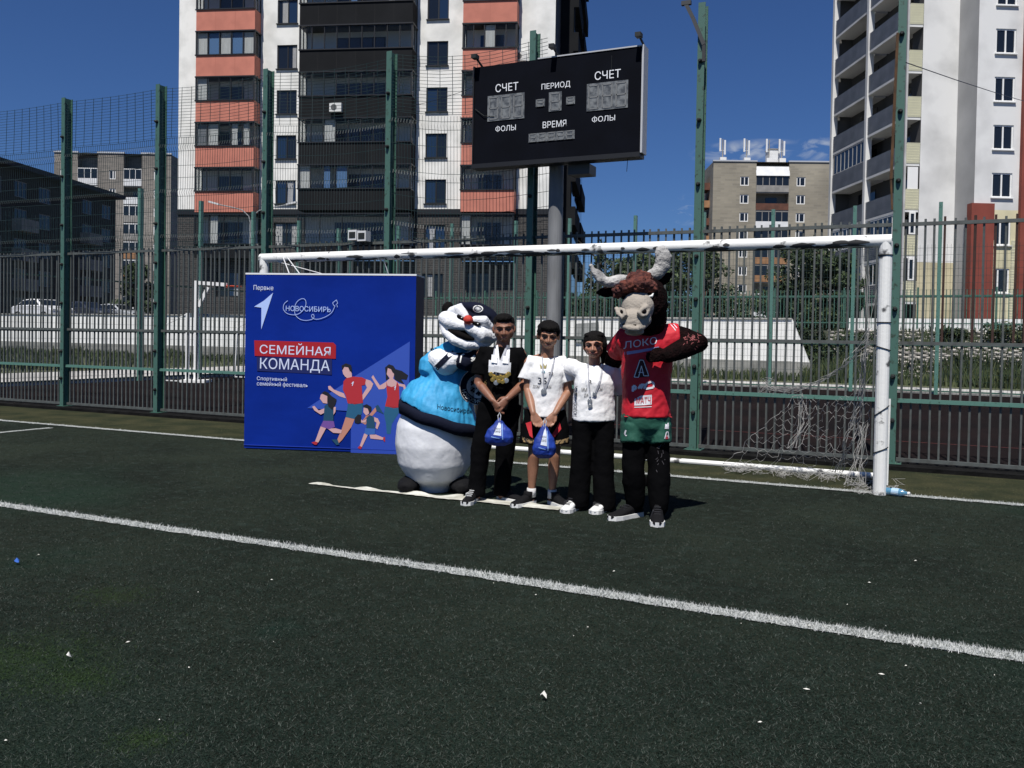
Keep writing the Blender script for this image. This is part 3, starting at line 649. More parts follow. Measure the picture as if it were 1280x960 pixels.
# ============================================================ SCORE BOARD
VS = 10.35
def make_board():
    A = at_v(594,84,VS); B = at_v(806,58,VS); C_ = at_v(592,207,VS); D_ = at_v(803,188,VS)
    x0 = (A.x+C_.x)/2; x1 = (B.x+D_.x)/2; z1 = (A.z+B.z)/2; z0 = (C_.z+D_.z)/2
    pole = at_v(694,300,VS+.35)
    sb = thing('scoreboard', 'black electronic scoreboard with white Cyrillic lettering on a grey pipe mast', 'scoreboard', (pole.x, VS+.35, 0))
    ox = -pole.x; 
    blk = mat('board_black', (.003,.004,.008), .9, spec=.1, var=.3, scale=3, bump=.05); 
    k = MB(); k.box(x0+ox, x1+ox-.03, -.35, -.18, z0, z1); k.build('cabinet', blk, sb)
    fr = mat('board_frame', (.45,.46,.48), .5); f = MB()
    f.box(x1+ox-.028, x1+ox-.004, -.362, -.17, z0-.01, z1+.02); f.box(x0+ox+.9, x1+ox-.03, -.36, -.17, z1+.002, z1+.018); f.build('edge_frame', fr, sb)
    f = MB(); f.box(x0+ox-.02, x1+ox-.032, -.38, -.17, z0-.06, z0-.002); f.box(x0+ox-.02, x0+ox-.002, -.37, -.17, z0, z1+.01); f.build('lower_trim', mat('trim_black', (.008,.008,.009), .5), sb)
    yf = -.352
    W_ = mat('board_white', (.80,.82,.85), .6)
    def T(body, pxl, pyb, pxr, pyt, bold=.03):
        p = at_v(pxl, pyb, VS); q = at_v(pxr, pyt, VS); me = text_mesh(body, 1, bold=bold)
        xs = [v.co.x for v in me.vertices]; zs = [v.co.z for v in me.vertices]; w = max(xs)-min(xs); h = max(zs)-min(zs); a, b = min(xs), min(zs)
        p2 = at_v(pxl, pyt, VS); p3 = at_v((pxl+pxr)/2, (pyb+pyt)/2, VS); hh = (p2.z-p.z); ww = q.x-p.x
        for v in me.vertices: v.co = Vector(((v.co.x-a)*ww/w, v.co.y*.5, (v.co.z-b-h/2)*hh/h))
        me.materials.clear(); me.materials.append(W_); link('lettering', me, sb, (p.x+ox, yf-.002, p3.z))
    T('СЧЕТ', 619.5, 114, 648, 104, .03); T('СЧЕТ', 743.5, 98.5, 776, 88, .03); T('ПЕРИОД', 677, 111.5, 713, 103)
    T('ФОЛЫ', 619.5, 164, 645, 156.5); T('ФОЛЫ', 740, 152, 769, 144.5); T('ВРЕМЯ', 678.5, 159, 708, 151)
    dg = mat('digit_panel', (.075,.08,.085), .35, col2=(.20,.21,.21), scale=14, contrast=(.4,.62)); seg = mat('digit_segment', (.17,.175,.175), .5)
    def panel(pxl, pyt, pxr, pyb, nd):
        a = at_v((pxl+pxr)/2, pyt, VS).z; b = at_v((pxl+pxr)/2, pyb, VS).z; l = at_v(pxl, pyt, VS).x+ox; r = at_v(pxr, pyt, VS).x+ox
        k = MB(); k.box(l, r, yf-.006, yf+.003, b, a); o = k.build('digit_panel', dg, sb)
        w = (r-l)/nd
        for i in range(nd):
            c = l+w*(i+.5); dw = w*.34; zm = (a+b)/2; dh = (a-b)*.42; s = MB(); y = yf-.009
            for (p, q) in [((-1,-1),(-1,0)),((-1,0),(-1,1)),((-1,1),(1,1)),((1,1),(1,0)),((1,0),(1,-1)),((1,-1),(-1,-1)),((-1,0),(1,0))]:
                s.bar((c+p[0]*dw, y, zm+p[1]*dh), (c+q[0]*dw, y, zm+q[1]*dh), w*.10, .003, ref=Vector((0,1,0)))
            s.build('digit', seg, o)
    panel(610,118,656,150,3); panel(734,102.5,785.5,137,3); panel(686.5,115,702.5,139,1); panel(670,124,681.5,133.5,1); panel(708,121,719,130.5,1); panel(661,165,718.5,176,5)
    p = MB(); p.loft([(0,0,-.05),(0,0,z1-.25)], [.10,.095], 20, rounded=False); p.build('mast', mat('mast_grey', (.22,.225,.23), .6, var=.35, scale=5, bump=.1, stretch=(1,1,.3)), sb, smooth=False)
    j = MB(); a = at_v(716,197,VS); j.box(a.x+ox-.12, a.x+ox+.17, -.2, .05, z0-.19, z0-.065); j.build('junction_box', mat('box_grey', (.05,.055,.06), .5), sb)
    for px in (600, 696, 803):
        a = at_v(px, 70, VS).x+ox; l = MB(); l.bar((a,-.27,z1+.02), (a-.02,-.42,z1+.10), .02); l.box(a-.055, a+.015, -.50, -.40, z1+.08, z1+.13); l.build('lamp', DARK, sb)
    l = MB(); l.tube([(x0+ox+.02,-.365,z0+.72),(x0+ox+.15,-.37,z0+.62),(x0+ox+.3,-.365,z0+.6)], .004); l.tube([(x1+ox-.2,-.3,z0-.05),(x1+ox-.21,-.3,z0-.22)], .004); l.tube([(x1+ox-.41,-.365,z1-.07),(x1+ox-.41,-.365,z1-.24)], .003); l.build('loose_wire', DARK, sb)
    m_ = MB(); m_.bar((-.25,-.13,z0+.25),(.25,-.13,z0+.25),.06); m_.bar((-.25,-.13,z1-.35),(.25,-.13,z1-.35),.06); m_.bar((0,-.11,z0+.2),(0,-.11,z1-.3),.05); m_.build('mounting', DARK, sb)
make_board()
# little floodlight box on the fence top
a = at_v(457,303,VF); fl = thing('floodlight', 'small white floodlight box clamped on top of the fence above the goal', 'floodlight', (a.x, VF-.05, 2.82))
k = MB(); k.box(-.17,-.02,-.16,-.02,.0,.15); k.box(.0,.15,-.17,-.04,-.02,.13); k.build('housing', mat('lamp_white', (.6,.6,.6), .5), fl)
k = MB(); k.box(-.15,-.04,-.165,-.161,.03,.12); k.box(.02,.13,-.175,-.171,.01,.10); k.build('lens', DARK, fl); k = MB(); k.bar((0,-.05,.0),(0,-.05,-.06),.05); k.build('clamp', DARK, fl)
# ============================================================ BUILDINGS
class Facade:
    # vertical plane through P with yaw; local x to the right along it, y into the building
    def __init__(s, P, yaw): s.P = Vector((P.x, P.y, 0)); s.yaw = yaw; s.ux = Vector((cos(yaw), sin(yaw), 0)); s.uy = Vector((-sin(yaw), cos(yaw), 0))
    def loc(s, px, py, y=0.0):
        d = ray(px, py); t = ((s.P-Vector((0,0,0)))+s.uy*y-Vector((CAMP.x, CAMP.y, 0))).dot(s.uy)/d.dot(s.uy)
        q = CAMP+d*t; return (q-s.P).dot(s.ux), q.z-2.0
STUC = mat('white_stucco', (.80,.795,.76), .9, col2=(.60,.60,.57), scale=.7, detail=10, bump=.35, bscale=1.8, contrast=(.42,.68))
STUC2 = mat('grey_white_stucco', (.70,.70,.685), .9, col2=(.50,.50,.49), scale=.35, detail=10, bump=.3, bscale=2, contrast=(.45,.68))
CORAL = mat('coral_panel', (.56,.20,.14), .85, col2=(.44,.155,.11), scale=.9, detail=6, bump=.1)
BLACKP = mat('black_cladding', (.016,.017,.019), .85, spec=.08, var=.25, scale=.6)
FRAME = mat('black_frame', (.010,.010,.011), .45)
WFRAME = mat('white_frame', (.78,.78,.76), .5)
ACSEAM = mat('seam', (.006,.006,.007), .9)
GLD = glass_mat('glass_dark', (.010,.013,.018), 0)
GLB = glass_mat('glass_blue', (.014,.03,.065), 0)
GLT = glass_mat('glass_clear', (.02,.024,.028), .88)
CURT = mat('curtain', (.72,.72,.70), .9, var=.2, scale=3, stretch=(6,1,.3)); CURTB = mat('curtain_blue', (.12,.24,.46), .9); CURTG = mat('curtain_grey', (.22,.23,.25), .9)
INNER = mat('loggia_wall', (.74,.72,.68), .9); INND = mat('interior_dark', (.012,.012,.014), .95)
DBRICK = brick_mat('dark_brick', (.050,.047,.045), (.028,.027,.027), (.09,.085,.08), .5, .15, .02, wear=.3, wscale=.3)
_cache = {}
def cached(key, fn):
    if key not in _cache: _cache[key] = fn()
    return _cache[key]
def box_me(key, dims, m): return cached(('box', key)+tuple(round(d,2) for d in dims), lambda: MB().box(*dims).mesh(key, m))
def window(parent, x, z, w, h, y, frame=FRAME, fw=.07, panes=2, glass=None, ratio=None, cur=0, rnd=random):
    w = round(w, 2); h = round(h, 2)
    def mk():
        m = MB(); m.box(-fw, w+fw*0, -.06, .03, -fw, 0) if 0 else None
        m.box(0, w, -.05, .02, 0, fw); m.box(0, w, -.05, .02, h-fw, h); m.box(0, fw, -.05, .02, fw, h-fw); m.box(w-fw, w, -.05, .02, fw, h-fw)
        for k in range(1, panes): c = w*(ratio or k/panes) if panes == 2 else w*k/panes; m.box(c-fw/2, c+fw/2, -.05, .02, fw, h-fw)
        return m.mesh('window', frame)
    o = link('window', cached(('win', w, h, fw, panes, ratio, frame.name), mk), parent, (x, y, z))
    pw = w/panes
    for k in range(panes):
        a = w*(ratio or .5) if panes == 2 else None
        x0 = (0 if k == 0 else a) if panes == 2 else pw*k; x1 = (a if k == 0 else w) if panes == 2 else pw*(k+1)
        g = glass or rnd.choice([GLD, GLD, GLB])
        link('pane', box_me('pane'+g.name, (fw/2, x1-x0-fw/2, -.01, .0, fw, h-fw), g), o, (x0, 0, 0))
        if cur and rnd.random() < cur:
            c = cached(('cur', round(pw,1), h), lambda: curtain_me(pw*.55, h-2*fw))
            link('curtain', c, o, (x0+fw+(0 if rnd.random() < .5 else pw*.35), -.016, fw))
    return o
def curtain_me(w, h, m=None):
    q = MB(); n = 14; vs = []
    for i in range(n+1): vs += [(w*i/n, .012*(i % 2), 0), (w*i/n, .012*(i % 2), h)]
    q.add(vs, [(2*i, 2*i+2, 2*i+3, 2*i+1) for i in range(n)]); return q.mesh('curtain', m or CURT)
def sill(parent, x, z, w, y, m=FRAME): link('sill', box_me('sill'+m.name, (-.06, w+.06, -.12, .0, -.06, 0), m), parent, (x, y, z))
def bay(parent, x0, x1, z, p, hp, hg, n, pm, rnd, par_side=True, curtains=.35, fm=FRAME, dep=1.0, name='balcony', inner=INNER):
    # glazed balcony: parapet box, glazing frame, panes, a loggia wall with a door behind
    W_ = round(x1-x0, 2)
    o = link(name, cached(('par', W_, p, hp, pm.name), lambda: (lambda m: (m.box(0, W_, -p, -p+.12, 0, hp), m.box(0, .12, -p+.12, 0, 0, hp), m.box(W_-.12, W_, -p+.12, 0, 0, hp), m.box(.12, W_-.12, -p+.12, 0, 0, .15), m)[-1].mesh(name, pm))(MB())), parent, (x0, 0, z))
    def fr():
        m = MB(); f = .055; y0, y1 = -p+.0, -p+.08
        m.box(-.05, W_+.05, -p-.07, -p+.10, hp, hp+.075); m.box(-.05, W_+.05, -p-.05, .0, hp+hg-.07, hp+hg+.015)
        for k in range(n+1): c = min(max(W_*k/n, f/2), W_-f/2); m.box(c-f/2-(.03 if k in (0, n) else 0), c+f/2+(.03 if k in (0, n) else 0), y0, y1, hp+.075, hp+hg-.07)
        m.box(W_-.06, W_, -p*.5-.03, -p*.5+.03, hp, hp+hg); m.box(0, .06, -p*.5-.03, -p*.5+.03, hp, hp+hg); m.box(0,.06,-.06,0,hp,hp+hg); m.box(W_-.06,W_,-.06,0,hp,hp+hg)
        m.box(W_-.06, W_, -p+.09, -.06, hp, hp+.05); m.box(0, .06, -p+.09, -.06, hp, hp+.05)
        return m.mesh('glazing_frame', fm)
    link('glazing_frame', cached(('fr', W_, p, hp, hg, n, fm.name), fr), o)
    sm = max(2, int(W_/1.25))
    if hp > 1: link('panel_seams', cached(('seam', W_, p, hp, pm.name), lambda: (lambda m: ([m.box(W_*j/sm-.012, W_*j/sm+.012, -p-.004, -p+.01, .01, hp-.01) for j in range(1, sm)], m)[1].mesh('panel_seams', ACSEAM if pm.name == 'black_cladding' else mat('coral_seam', (.40,.14,.10), .9)))(MB())), o, kind='stuff')
    pw = W_/n
    for k in range(n):
        op = rnd.random() < .03
        if op: continue
        link('pane', box_me('panec', (.03, pw-.03, -.01, 0, 0, hg-.15), GLT), o, (pw*k, -p+.045, hp+.078))
    link('side_pane', box_me('panes', (0, .012, .03, p-.05, 0, hg-.13), GLT), o, (W_-.03, -p+.02, hp+.06)); link('side_pane', box_me('panes', (0, .012, .03, p-.05, 0, hg-.13), GLT), o, (.02, -p+.02, hp+.06))
    for k in range(n):
        if rnd.random() < curtains:
            m = rnd.choice([CURT, CURT, CURT, CURTB, CURTG]); ww = pw*rnd.choice([.5,.8,.95])
            link('curtain', cached(('cb', round(ww,1), round(hg,1), m.name), lambda: curtain_me(round(ww,1), hg-.2, m)), o, (pw*k+.05, -p+.16, hp+.1))
    # inside: door and window of the room behind
    def ins():
        m = MB(); m.quad((.0,-.01,.0),(W_,-.01,0),(W_,-.01,hp+hg),(0,-.01,hp+hg)); m.quad((0,-p+.1,hp+hg-.005),(0,.55,hp+hg-.005),(W_,.55,hp+hg-.005),(W_,-p+.1,hp+hg-.005)); m.quad((0,.0,0),(0,.55,0),(0,.55,hp+hg),(0,0,hp+hg)); m.quad((W_,0,0),(W_,0,hp+hg),(W_,.55,hp+hg),(W_,.55,0))
        m.mi = 1; a, b = W_*.28, W_*.72; m.box(a, b, -.05, -.015, hp-.55, hp+hg-.45)
        return m.mesh('loggia_back', [inner, GLB])
    link('loggia_back', cached(('ins', W_, hp, hg, p, inner.name), ins), o)
    return o
# ---------------------------------------------------------- the big tower in the middle
def tower_c():
    PL = at_depth(222,268,60.2); PR = at_depth(690,267,57.0); yaw = atan2(PR.y-PL.y, PR.x-PL.x)
    f = Facade(PL, yaw); rnd = random.Random(77)
    t = thing('apartment_tower', 'white high-rise with coral and black glazed balcony columns over a dark brick base', 'apartment block', (PL.x, PL.y, 2.0), yaw)
    WX = f.loc(690,267)[0]; zc = f.loc(345,268)[1]; ST = 3.02; NF = 8; top = zc+ST*NF+.4; DEP = 22
    X = lambda px, py=180: f.loc(px, py)[0]
    b1, b2 = X(252,260), X(316,260)+.45; w1a, w1b = X(344.5,240), X(369.5,240); c1, c2 = X(379,260)+.1, X(513,260)+.3; w2a, w2b = X(531,240), X(557.5,240); d1, d2 = X(575.5,250)+.2, X(645,250)
    holes = []
    zs = [zc+.02+ST*k for k in range(NF)]
    for z in zs: holes += [(w1a, w1b, z+.68, z+2.28), (w2a, w2b, z+.68, z+2.28)]
    bays = [(b1,b2),(c1,c2),(d1,d2)]
    wh = MB(); 
    segs = [(0,b1),(b2,c1),(c2,d1),(d2,WX)]
    for a, b in segs: wall(wh, a, b, zc+.35, top, 0, [h for h in holes if a < h[0] < b], .16)
    # right, left and back faces
    wh.quad((0,DEP,zc),(0,0,zc),(0,0,top),(0,DEP,top)); wh.quad((WX,DEP,top),(0,DEP,top),(0,DEP,zc),(WX,DEP,zc)); wh.quad((0,0,top),(WX,0,top),(WX,DEP,top),(0,DEP,top))
    wh.build('white_wall', STUC, t)
    q = MB()
    for a, b in bays: q.quad((a,.56,zc),(b,.56,zc),(b,.56,top),(a,.56,top)); q.box(a,b,0,.5,top-.5,top)
    q.quad((WX,0,zc),(WX,DEP,zc),(WX,DEP,top),(WX,0,top)); q.build('inner_wall', mat('shaded_side_wall', (.06,.06,.065), .8, var=.3, scale=.5), t)  # right face coloured dark to stand for its shade
    c = MB()
    for a, b in segs: c = MB(); c.box(a, b, -.10, .02, zc-.02, zc+.34); c.build('cornice', FRAME, t)
    base = MB(); zb = 0
    lo = [(w1a-.1, w1b+.2, zc-2.3, zc-.55), (w2a, w2b, zc-2.45, zc-.7), (w2a-.1, w2b-.1, zc-5.5, zc-3.9), (w1a-.1, w1b+.2, zc-5.5, zc-3.9), (X(583,350), X(614,350), zc-5.6, zc-3.8), (X(430,350), X(475,350), zc-5.6, zc-3.8), (X(270,350), X(300,350), zc-5.6, zc-3.9)]
    wall(base, 0, WX, zb, zc-3.1, 0, [h for h in lo if h[3] < zc-3], .2)
    for a, b in segs: wall(base, a, b, zc-3.1, zc-.02, 0, [h for h in lo if h[2] > zc-3 and a < h[0] < b], .2)
    base.quad((0,DEP,zb),(0,0,zb),(0,0,zc),(0,DEP,zc)); base.quad((WX,0,zb),(WX,DEP,zb),(WX,DEP,zc),(WX,0,zc)); base.build('brick_base', DBRICK, t)
    for h in lo: window(t, h[0], h[2], h[1]-h[0], h[3]-h[2], .15, FRAME, .08, 2, None, None, .4, rnd)
    for h in holes:
        window(t, h[0], h[2], h[1]-h[0], h[3]-h[2], .12, FRAME, .08, 2, None, .52, .35, rnd); sill(t, h[0], h[2], h[1]-h[0], 0)
    for k, z in enumerate(zs):
        bay(t, b1, b2, z, 1.0, 1.36, ST-1.38, 5, CORAL, rnd, curtains=[.1,.9,.35,.95,.1,.3,.4,.3][k % 8])
        bay(t, c1, c2, z+.08, 1.3, 1.36, ST-1.38, 9, BLACKP, rnd, curtains=.16)
        bay(t, d1, d2, z, 1.1, 1.36, ST-1.38, 5, CORAL, rnd, curtains=.18)
    for a, b, p, n in ((b1,b2,1.0,4),(c1,c2,1.3,5),(d1,d2,1.1,5)):
        bay(t, a, b, zc-3.05, p, .9, 2.05, n, BLACKP, rnd, curtains=.05, name='ground_bay')
    # shaded side with its own dark balconies
    for k in range(NF+2):
        z = zc-6+ST*k
        for y0 in (4.5, 13):
            m = cached(('sb',), lambda: MB().box(0, 1.25, 0, 6.5, 0, 1.15).box(0,1.25,0,6.5,ST-.14,ST).box(0,.9,.0,.1,1.15,ST-.14).box(0,.9,6.4,6.5,1.15,ST-.14).mesh('side_balcony', BLACKP))
            o = link('side_balcony', m, t, (WX+.003, y0, z)); link('pane', box_me('pside', (.95, .97, .1, 6.4, 1.15, ST-.14), GLD), o)
    # air conditioners
    def ac(px, py, label, yy):
        x, z = f.loc(px, py, yy); a = thing('air_conditioner', label, 'air conditioner', (0,0,0), 0, 'air conditioners on the tower'); a.location = f.P+f.ux*x+f.uy*yy+Vector((0,0,z+2.0)); a.rotation_euler = (0,0,yaw)
        k = MB(); k.box(-.4,.4,-.32,-.02,-.28,.28); k.build('housing', mat('ac_white', (.62,.62,.60), .5), a); k = MB(); k.loft([(-.1,-.33,0),(-.1,-.325,0)], [.2,.2], 16, ref=Vector((0,0,1)), rounded=False); k.build('fan_grille', mat('ac_dark', (.08,.08,.08), .6), a)
    ac(421, 135.5, 'white air conditioner box on the black balcony front of the tower', -1.32)
    ac(651, 72, 'small air conditioner box beside the coral balcony near the scoreboard top', -.02)
    return f, t
FC, TC = tower_c()
# ---------------------------------------------------------- tower on the right
SIDG = mat('grey_siding', (.50,.49,.48), .7, var=.25, scale=1); SIDC = mat('cream_siding', (.66,.64,.46), .7, var=.12, scale=1); REDW = mat('brick_red_render', (.24,.052,.034), .8, var=.25, scale=.8, detail=8); CREAM = mat('cream_render', (.66,.61,.40), .85, var=.2, scale=.6); YEL = mat('yellow_render', (.60,.54,.36), .85, var=.3, scale=.5, detail=8)
def siding(w, h, m, key, pitch=.16):
    def mk():
        q = MB(); z = 0
        while z < h-.02: q.add([(0,-.02,z),(w,-.02,z),(w,-.045,z+pitch*.86),(0,-.045,z+pitch*.86),(0,-.02,z+pitch*.9),(w,-.02,z+pitch*.9)], [(0,1,2,3),(3,2,5,4)]); z += pitch
        q.box(0, w, -.019, .06, 0, h); return q.mesh(key, m)
    return cached((key, round(w,2), round(h,2), m.name), mk)
def tower_e():
    yaw = CYAW+radians(2.5); P = at_depth(1219,200,51.6); f = Facade(P, yaw); ST = 2.81; rnd = random.Random(5)
    t = thing('apartment_tower', 'pale stucco high-rise at the right edge with grey sided balconies and red pilasters', 'apartment block', (P.x, P.y, 2.0), yaw)
    zt = 31; zr = f.loc(1225,262)[1]; zc = f.loc(1250,244)[1]; x3 = f.loc(1276,150)[0]
    wz = [f.loc(1250, y)[1] for y in (246,)][0]
    wx0, wx1 = f.loc(1240.5,200)[0], f.loc(1266,200)[0]; zw0 = f.loc(1250,247)[1]
    # window rows: sill heights
    rows = [zw0+ST*k for k in range(-2, 8)]; hw = 1.45
    holes = [(wx0, wx1, z, z+hw) for z in rows]
    q = MB(); wall(q, .0, x3, zr+.0, zt, 0, [h for h in holes if h[2] > zr], .2); q.build('front_wall', STUC2, t)
    q = MB(); wall(q, 1.10, x3, 0, zr, 0, [h for h in holes if h[2] < zr-.3], .2); q.build('lower_wall', CREAM, t)
    for z in (0, 2.81, 5.62):
        if z+2.8 < zr+.3: link('siding', siding(wx0-1.4, 2.75, SIDC, 'siding'), t, (1.38, 0, z)); link('siding', siding(x3-wx1-.04, 2.75, SIDC, 'siding'), t, (wx1+.02, 0, z))
    q = MB(); q.box(-.24, 1.14, -.2, .3, 0, zr+.35); q.box(-.05, 1.0, 0, 2.1, 0, zr-.002) if 0 else None; q.build('red_pilaster', REDW, t)
    q = MB(); q.box(x3, x3+1.6, -.25, .3, 0, zt); q.build('red_pilaster', REDW, t)
    q = MB(); q.box(x3+1.6, x3+10, 0, .3, 0, zt); q.build('far_wall', STUC2, t)
    # side return and the recessed left block
    xl0 = f.loc(1150,200,2.1)[0]; xc = f.loc(1131,200,2.1)[0]; xr = 0
    q = MB(); q.quad((0,2.1,0),(0,0,0),(0,0,zt),(0,2.1,zt)); q.build('return_wall', mat('shaded_stucco', (.46,.455,.44), .9, col2=(.36,.355,.345), scale=.4, detail=10, bump=.3), t)  # return face in darker stucco, its grazing light put into the colour
    zy = f.loc(1160,328,2.1)[1]
    q = MB(); q.quad((xl0,2.1,zy),(0,2.1,zy),(0,2.1,zt),(xl0,2.1,zt)); q.build('front_wall', STUC2, t)
    q = MB(); q.quad((xl0,2.09,0),(0,2.09,0),(0,2.09,zy),(xl0,2.09,zy)); q.build('lower_wall', YEL, t)
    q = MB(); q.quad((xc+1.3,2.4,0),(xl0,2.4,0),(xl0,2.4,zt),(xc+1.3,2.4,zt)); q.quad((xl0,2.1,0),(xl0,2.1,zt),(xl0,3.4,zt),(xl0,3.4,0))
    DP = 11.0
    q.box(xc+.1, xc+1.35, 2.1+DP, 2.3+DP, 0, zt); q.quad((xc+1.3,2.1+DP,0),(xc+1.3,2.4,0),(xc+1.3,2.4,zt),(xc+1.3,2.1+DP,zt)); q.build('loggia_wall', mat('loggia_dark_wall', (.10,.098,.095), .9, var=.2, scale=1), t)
    q = MB(); q.box(xc+.02, xl0+.0, 2.12, 2.1+DP, zt-.2, zt); q.box(0, x3+10, 0.32, 20, zt-.2, zt); q.build('roof', STUC2, t)
    # white pillars on the left face
    for yy in (2.1+5.2, 2.1+DP-.1):
        q = MB(); q.box(xc-.12, xc+.28, yy, yy+.32, 0, zt); q.build('pillar', STUC2, t)
    q = MB(); q.box(xc-.02, xc+.10, 2.12, 2.26, 0, zt); q.build('pillar', SIDG, t)
    z0 = zw0-.55
    for k in range(-3, 9):
        z = z0+ST*k
        if z < -.4: continue
        for (ya, yb) in ((2.28, 7.28), (7.64, 12.9)):
            L_ = yb-ya; o = link('balcony', siding(L_, 1.15, SIDG, 'balcony', .13), t, (xc, yb, z+.1)); o.rotation_euler = (0,0,-pi/2)
            link('slab', box_me('slab', (0, L_, -.03, 1.32, -.16, 0.0), STUC2), o)
            if k in (-3,-2,-1, 6) or (k in (1,) and ya > 7):
                m = MB()
                for j in range(9): c = L_*j/8; m.box(max(0,c-.04), min(L_,c+.04), -.01, .05, 1.15, ST-.16)
                m.box(0, L_, -.02, .06, 1.15, 1.22); m.box(0, L_, -.02, .06, ST-.25, ST-.16)
                m.build('glazing_frame', WFRAME if k < 0 else SIDG, o); link('pane', box_me('pe', (0, L_, .01, .02, 1.2, ST-.2), GLD), o)
            w_ = MB(); w_.box(L_*.3, L_*.5, 1.24, 1.27, .2, 2.3); w_.box(L_*.55, L_*.8, 1.24, 1.27, .9, 2.3); w_.build('balcony_door', GLD, o)
        # corner loggia front
        o = link('corner_balcony', siding(xl0-xc-.12, 1.2, SIDC, 'corner'), t, (xc+.1, 2.12, z+.05)); link('slab', box_me('cslab', (0, xl0-xc-.12, .0, 1.2, -.15, 0), STUC2), o)
        if k == 0: link('panel', box_me('cpan', (.1, xl0-xc-.2, -.02, .02, 1.2, 2.6), WFRAME), o)
        if k < 0: window(t, xc+.35, z+1.35, xl0-xc-.55, 1.35, 2.1, WFRAME, .09, 1, GLD)
    for h in holes:
        window(t, h[0], h[2], h[1]-h[0], h[3]-h[2], .10, WFRAME, .09, 2, GLD, rnd.choice([.5,.45]), .25, rnd); sill(t, h[0], h[2], h[1]-h[0], 0, WFRAME)
    return f, t
FE, TE = tower_e()
# ---------------------------------------------------------- far brick blocks
OBR = brick_mat('ochre_brick', (.36,.325,.25), (.28,.255,.20), (.33,.30,.25), 1.2, .35, .03, wear=.35, wscale=.12)
GBR = brick_mat('grey_brick', (.30,.27,.235), (.20,.185,.165), (.30,.28,.25), .9, .3, .03, wear=.4, wscale=.1)
DKB = mat('block_shade_brick', (.10,.085,.07), .95, var=.3, scale=.5)
BPAR = [mat('bal_white', (.75,.76,.76), .6, var=.15, scale=1), mat('bal_brown', (.13,.05,.03), .8, var=.4, scale=1), mat('bal_grey', (.30,.29,.27), .8, var=.3, scale=1), mat('bal_ochre', (.36,.19,.09), .8, var=.3, scale=1)]
def far_block(label, P, yaw, W_, top, dep, M_, cols, stacks, zrow, n, ST, wh=(1.15,1.3), seed=1, awn=False, groups=None, parmap=None, side_win=False):
    rnd = random.Random(seed); t = thing('apartment_block', label, 'apartment block', (P.x, P.y, 2.0), yaw)
    holes = [(c, c+wh[0], zrow-ST*k, zrow-ST*k+wh[1]) for k in range(n) for c in cols if zrow-ST*k > .3]
    q = MB(); segs = []; x = 0
    for a, b in stacks: segs.append((x, a)); x = b
    segs.append((x, W_))
    for a, b in segs: wall(q, a, b, 0, top, 0, [h for h in holes if a < h[0] < b], .25)
    for a, b in stacks: wall(q, a, b, 0, top-.15, 1.3, [], .1); q.quad((a,0,0),(a,0,top),(a,1.3,top),(a,1.3,0)); q.quad((b,0,0),(b,1.3,0),(b,1.3,top),(b,0,top))
    q.quad((0,dep,0),(0,0,0),(0,0,top),(0,dep,top)); q.quad((W_,0,0),(W_,dep,0),(W_,dep,top),(W_,0,top)); q.quad((W_,dep,0),(0,dep,0),(0,dep,top),(W_,dep,top)); q.quad((0,0,top),(W_,0,top),(W_,dep,top),(0,dep,top))
    q.build('brick_wall', M_, t)
    for a, b in segs: q = MB(); q.box(a-.1, b+.1, -.15, .3, top, top+.22); q.build('roof_edge', mat('roof_tin', (.42,.44,.47), .5), t)
    for h in holes: window(t, h[0], h[2], wh[0], wh[1], .12, WFRAME, .13, 2, GLD, rnd.choice([.5,.6,.4]), 0, rnd)
    for s, (a, b) in enumerate(stacks):
        w = b-a
        for k in range(n):
            z = zrow-ST*k-1.05
            if z < -.5: continue
            m = parmap[k % len(parmap)] if parmap else rnd.randrange(4)
            o = link('balcony', box_me('bal%d' % m, (.02, w-.02, -.1, .0, .1, 1.12), BPAR[m]), t, (a, 0, z)); link('slab', box_me('bslab', (.02, w-.02, -.02, 1.25, -.06, .09), BPAR[2]), o)
            if rnd.random() < .8:
                fr = MB(); nn_ = max(3, int(w/.9))
                for j in range(nn_+1): c = w*j/nn_; fr.box(max(.02,c-.05), min(w-.02,c+.05), -.08, .0, 1.12, ST-.1)
                fr.box(.02, w-.02, -.08, 0, ST-.2, ST-.08); o2 = link('glazing_frame', cached(('ff', round(w,1), ST, seed), lambda: fr.mesh('glazing_frame', WFRAME if m == 0 else BPAR[2])), o); link('pane', box_me('ffp', (.02, w-.02, -.045, -.03, 1.12, ST-.2), GLD), o)
            link('balcony_door', box_me('bdr', (w*.35, w*.7, 1.24, 1.28, .1, 2.2), GLD), o)
        if awn: k = MB(); k.add([(a-.05,-.25,zrow+1.55),(b+.05,-.25,zrow+1.55),(b+.05,.2,zrow+3.05),(a-.05,.2,zrow+3.05),(a-.05,-.2,zrow+1.5),(b+.05,-.2,zrow+1.5),(b+.05,.25,zrow+3),(a-.05,.25,zrow+3)], [(0,1,2,3),(4,7,6,5),(0,3,7,4),(1,5,6,2),(0,4,5,1),(3,2,6,7)]); k.build('awning', BPAR[0], t)
    return t
P = at_depth(892,201,137); fD = Facade(P, CYAW+radians(-2)); X = lambda px, py=240: fD.loc(px, py)[0]; ztop = fD.loc(920,202)[1]
tD = far_block('ochre brick nine-storey block with rooftop antennas in the gap between the towers', P, CYAW+radians(-2), X(1043), ztop, 16, OBR, [X(925), X(995.5)], [(X(945), X(986))], fD.loc(930,232)[1], 10, 2.80, (1.35,1.4), 3, True, parmap=[2,1,0,0,3,3,0,0,2,0])
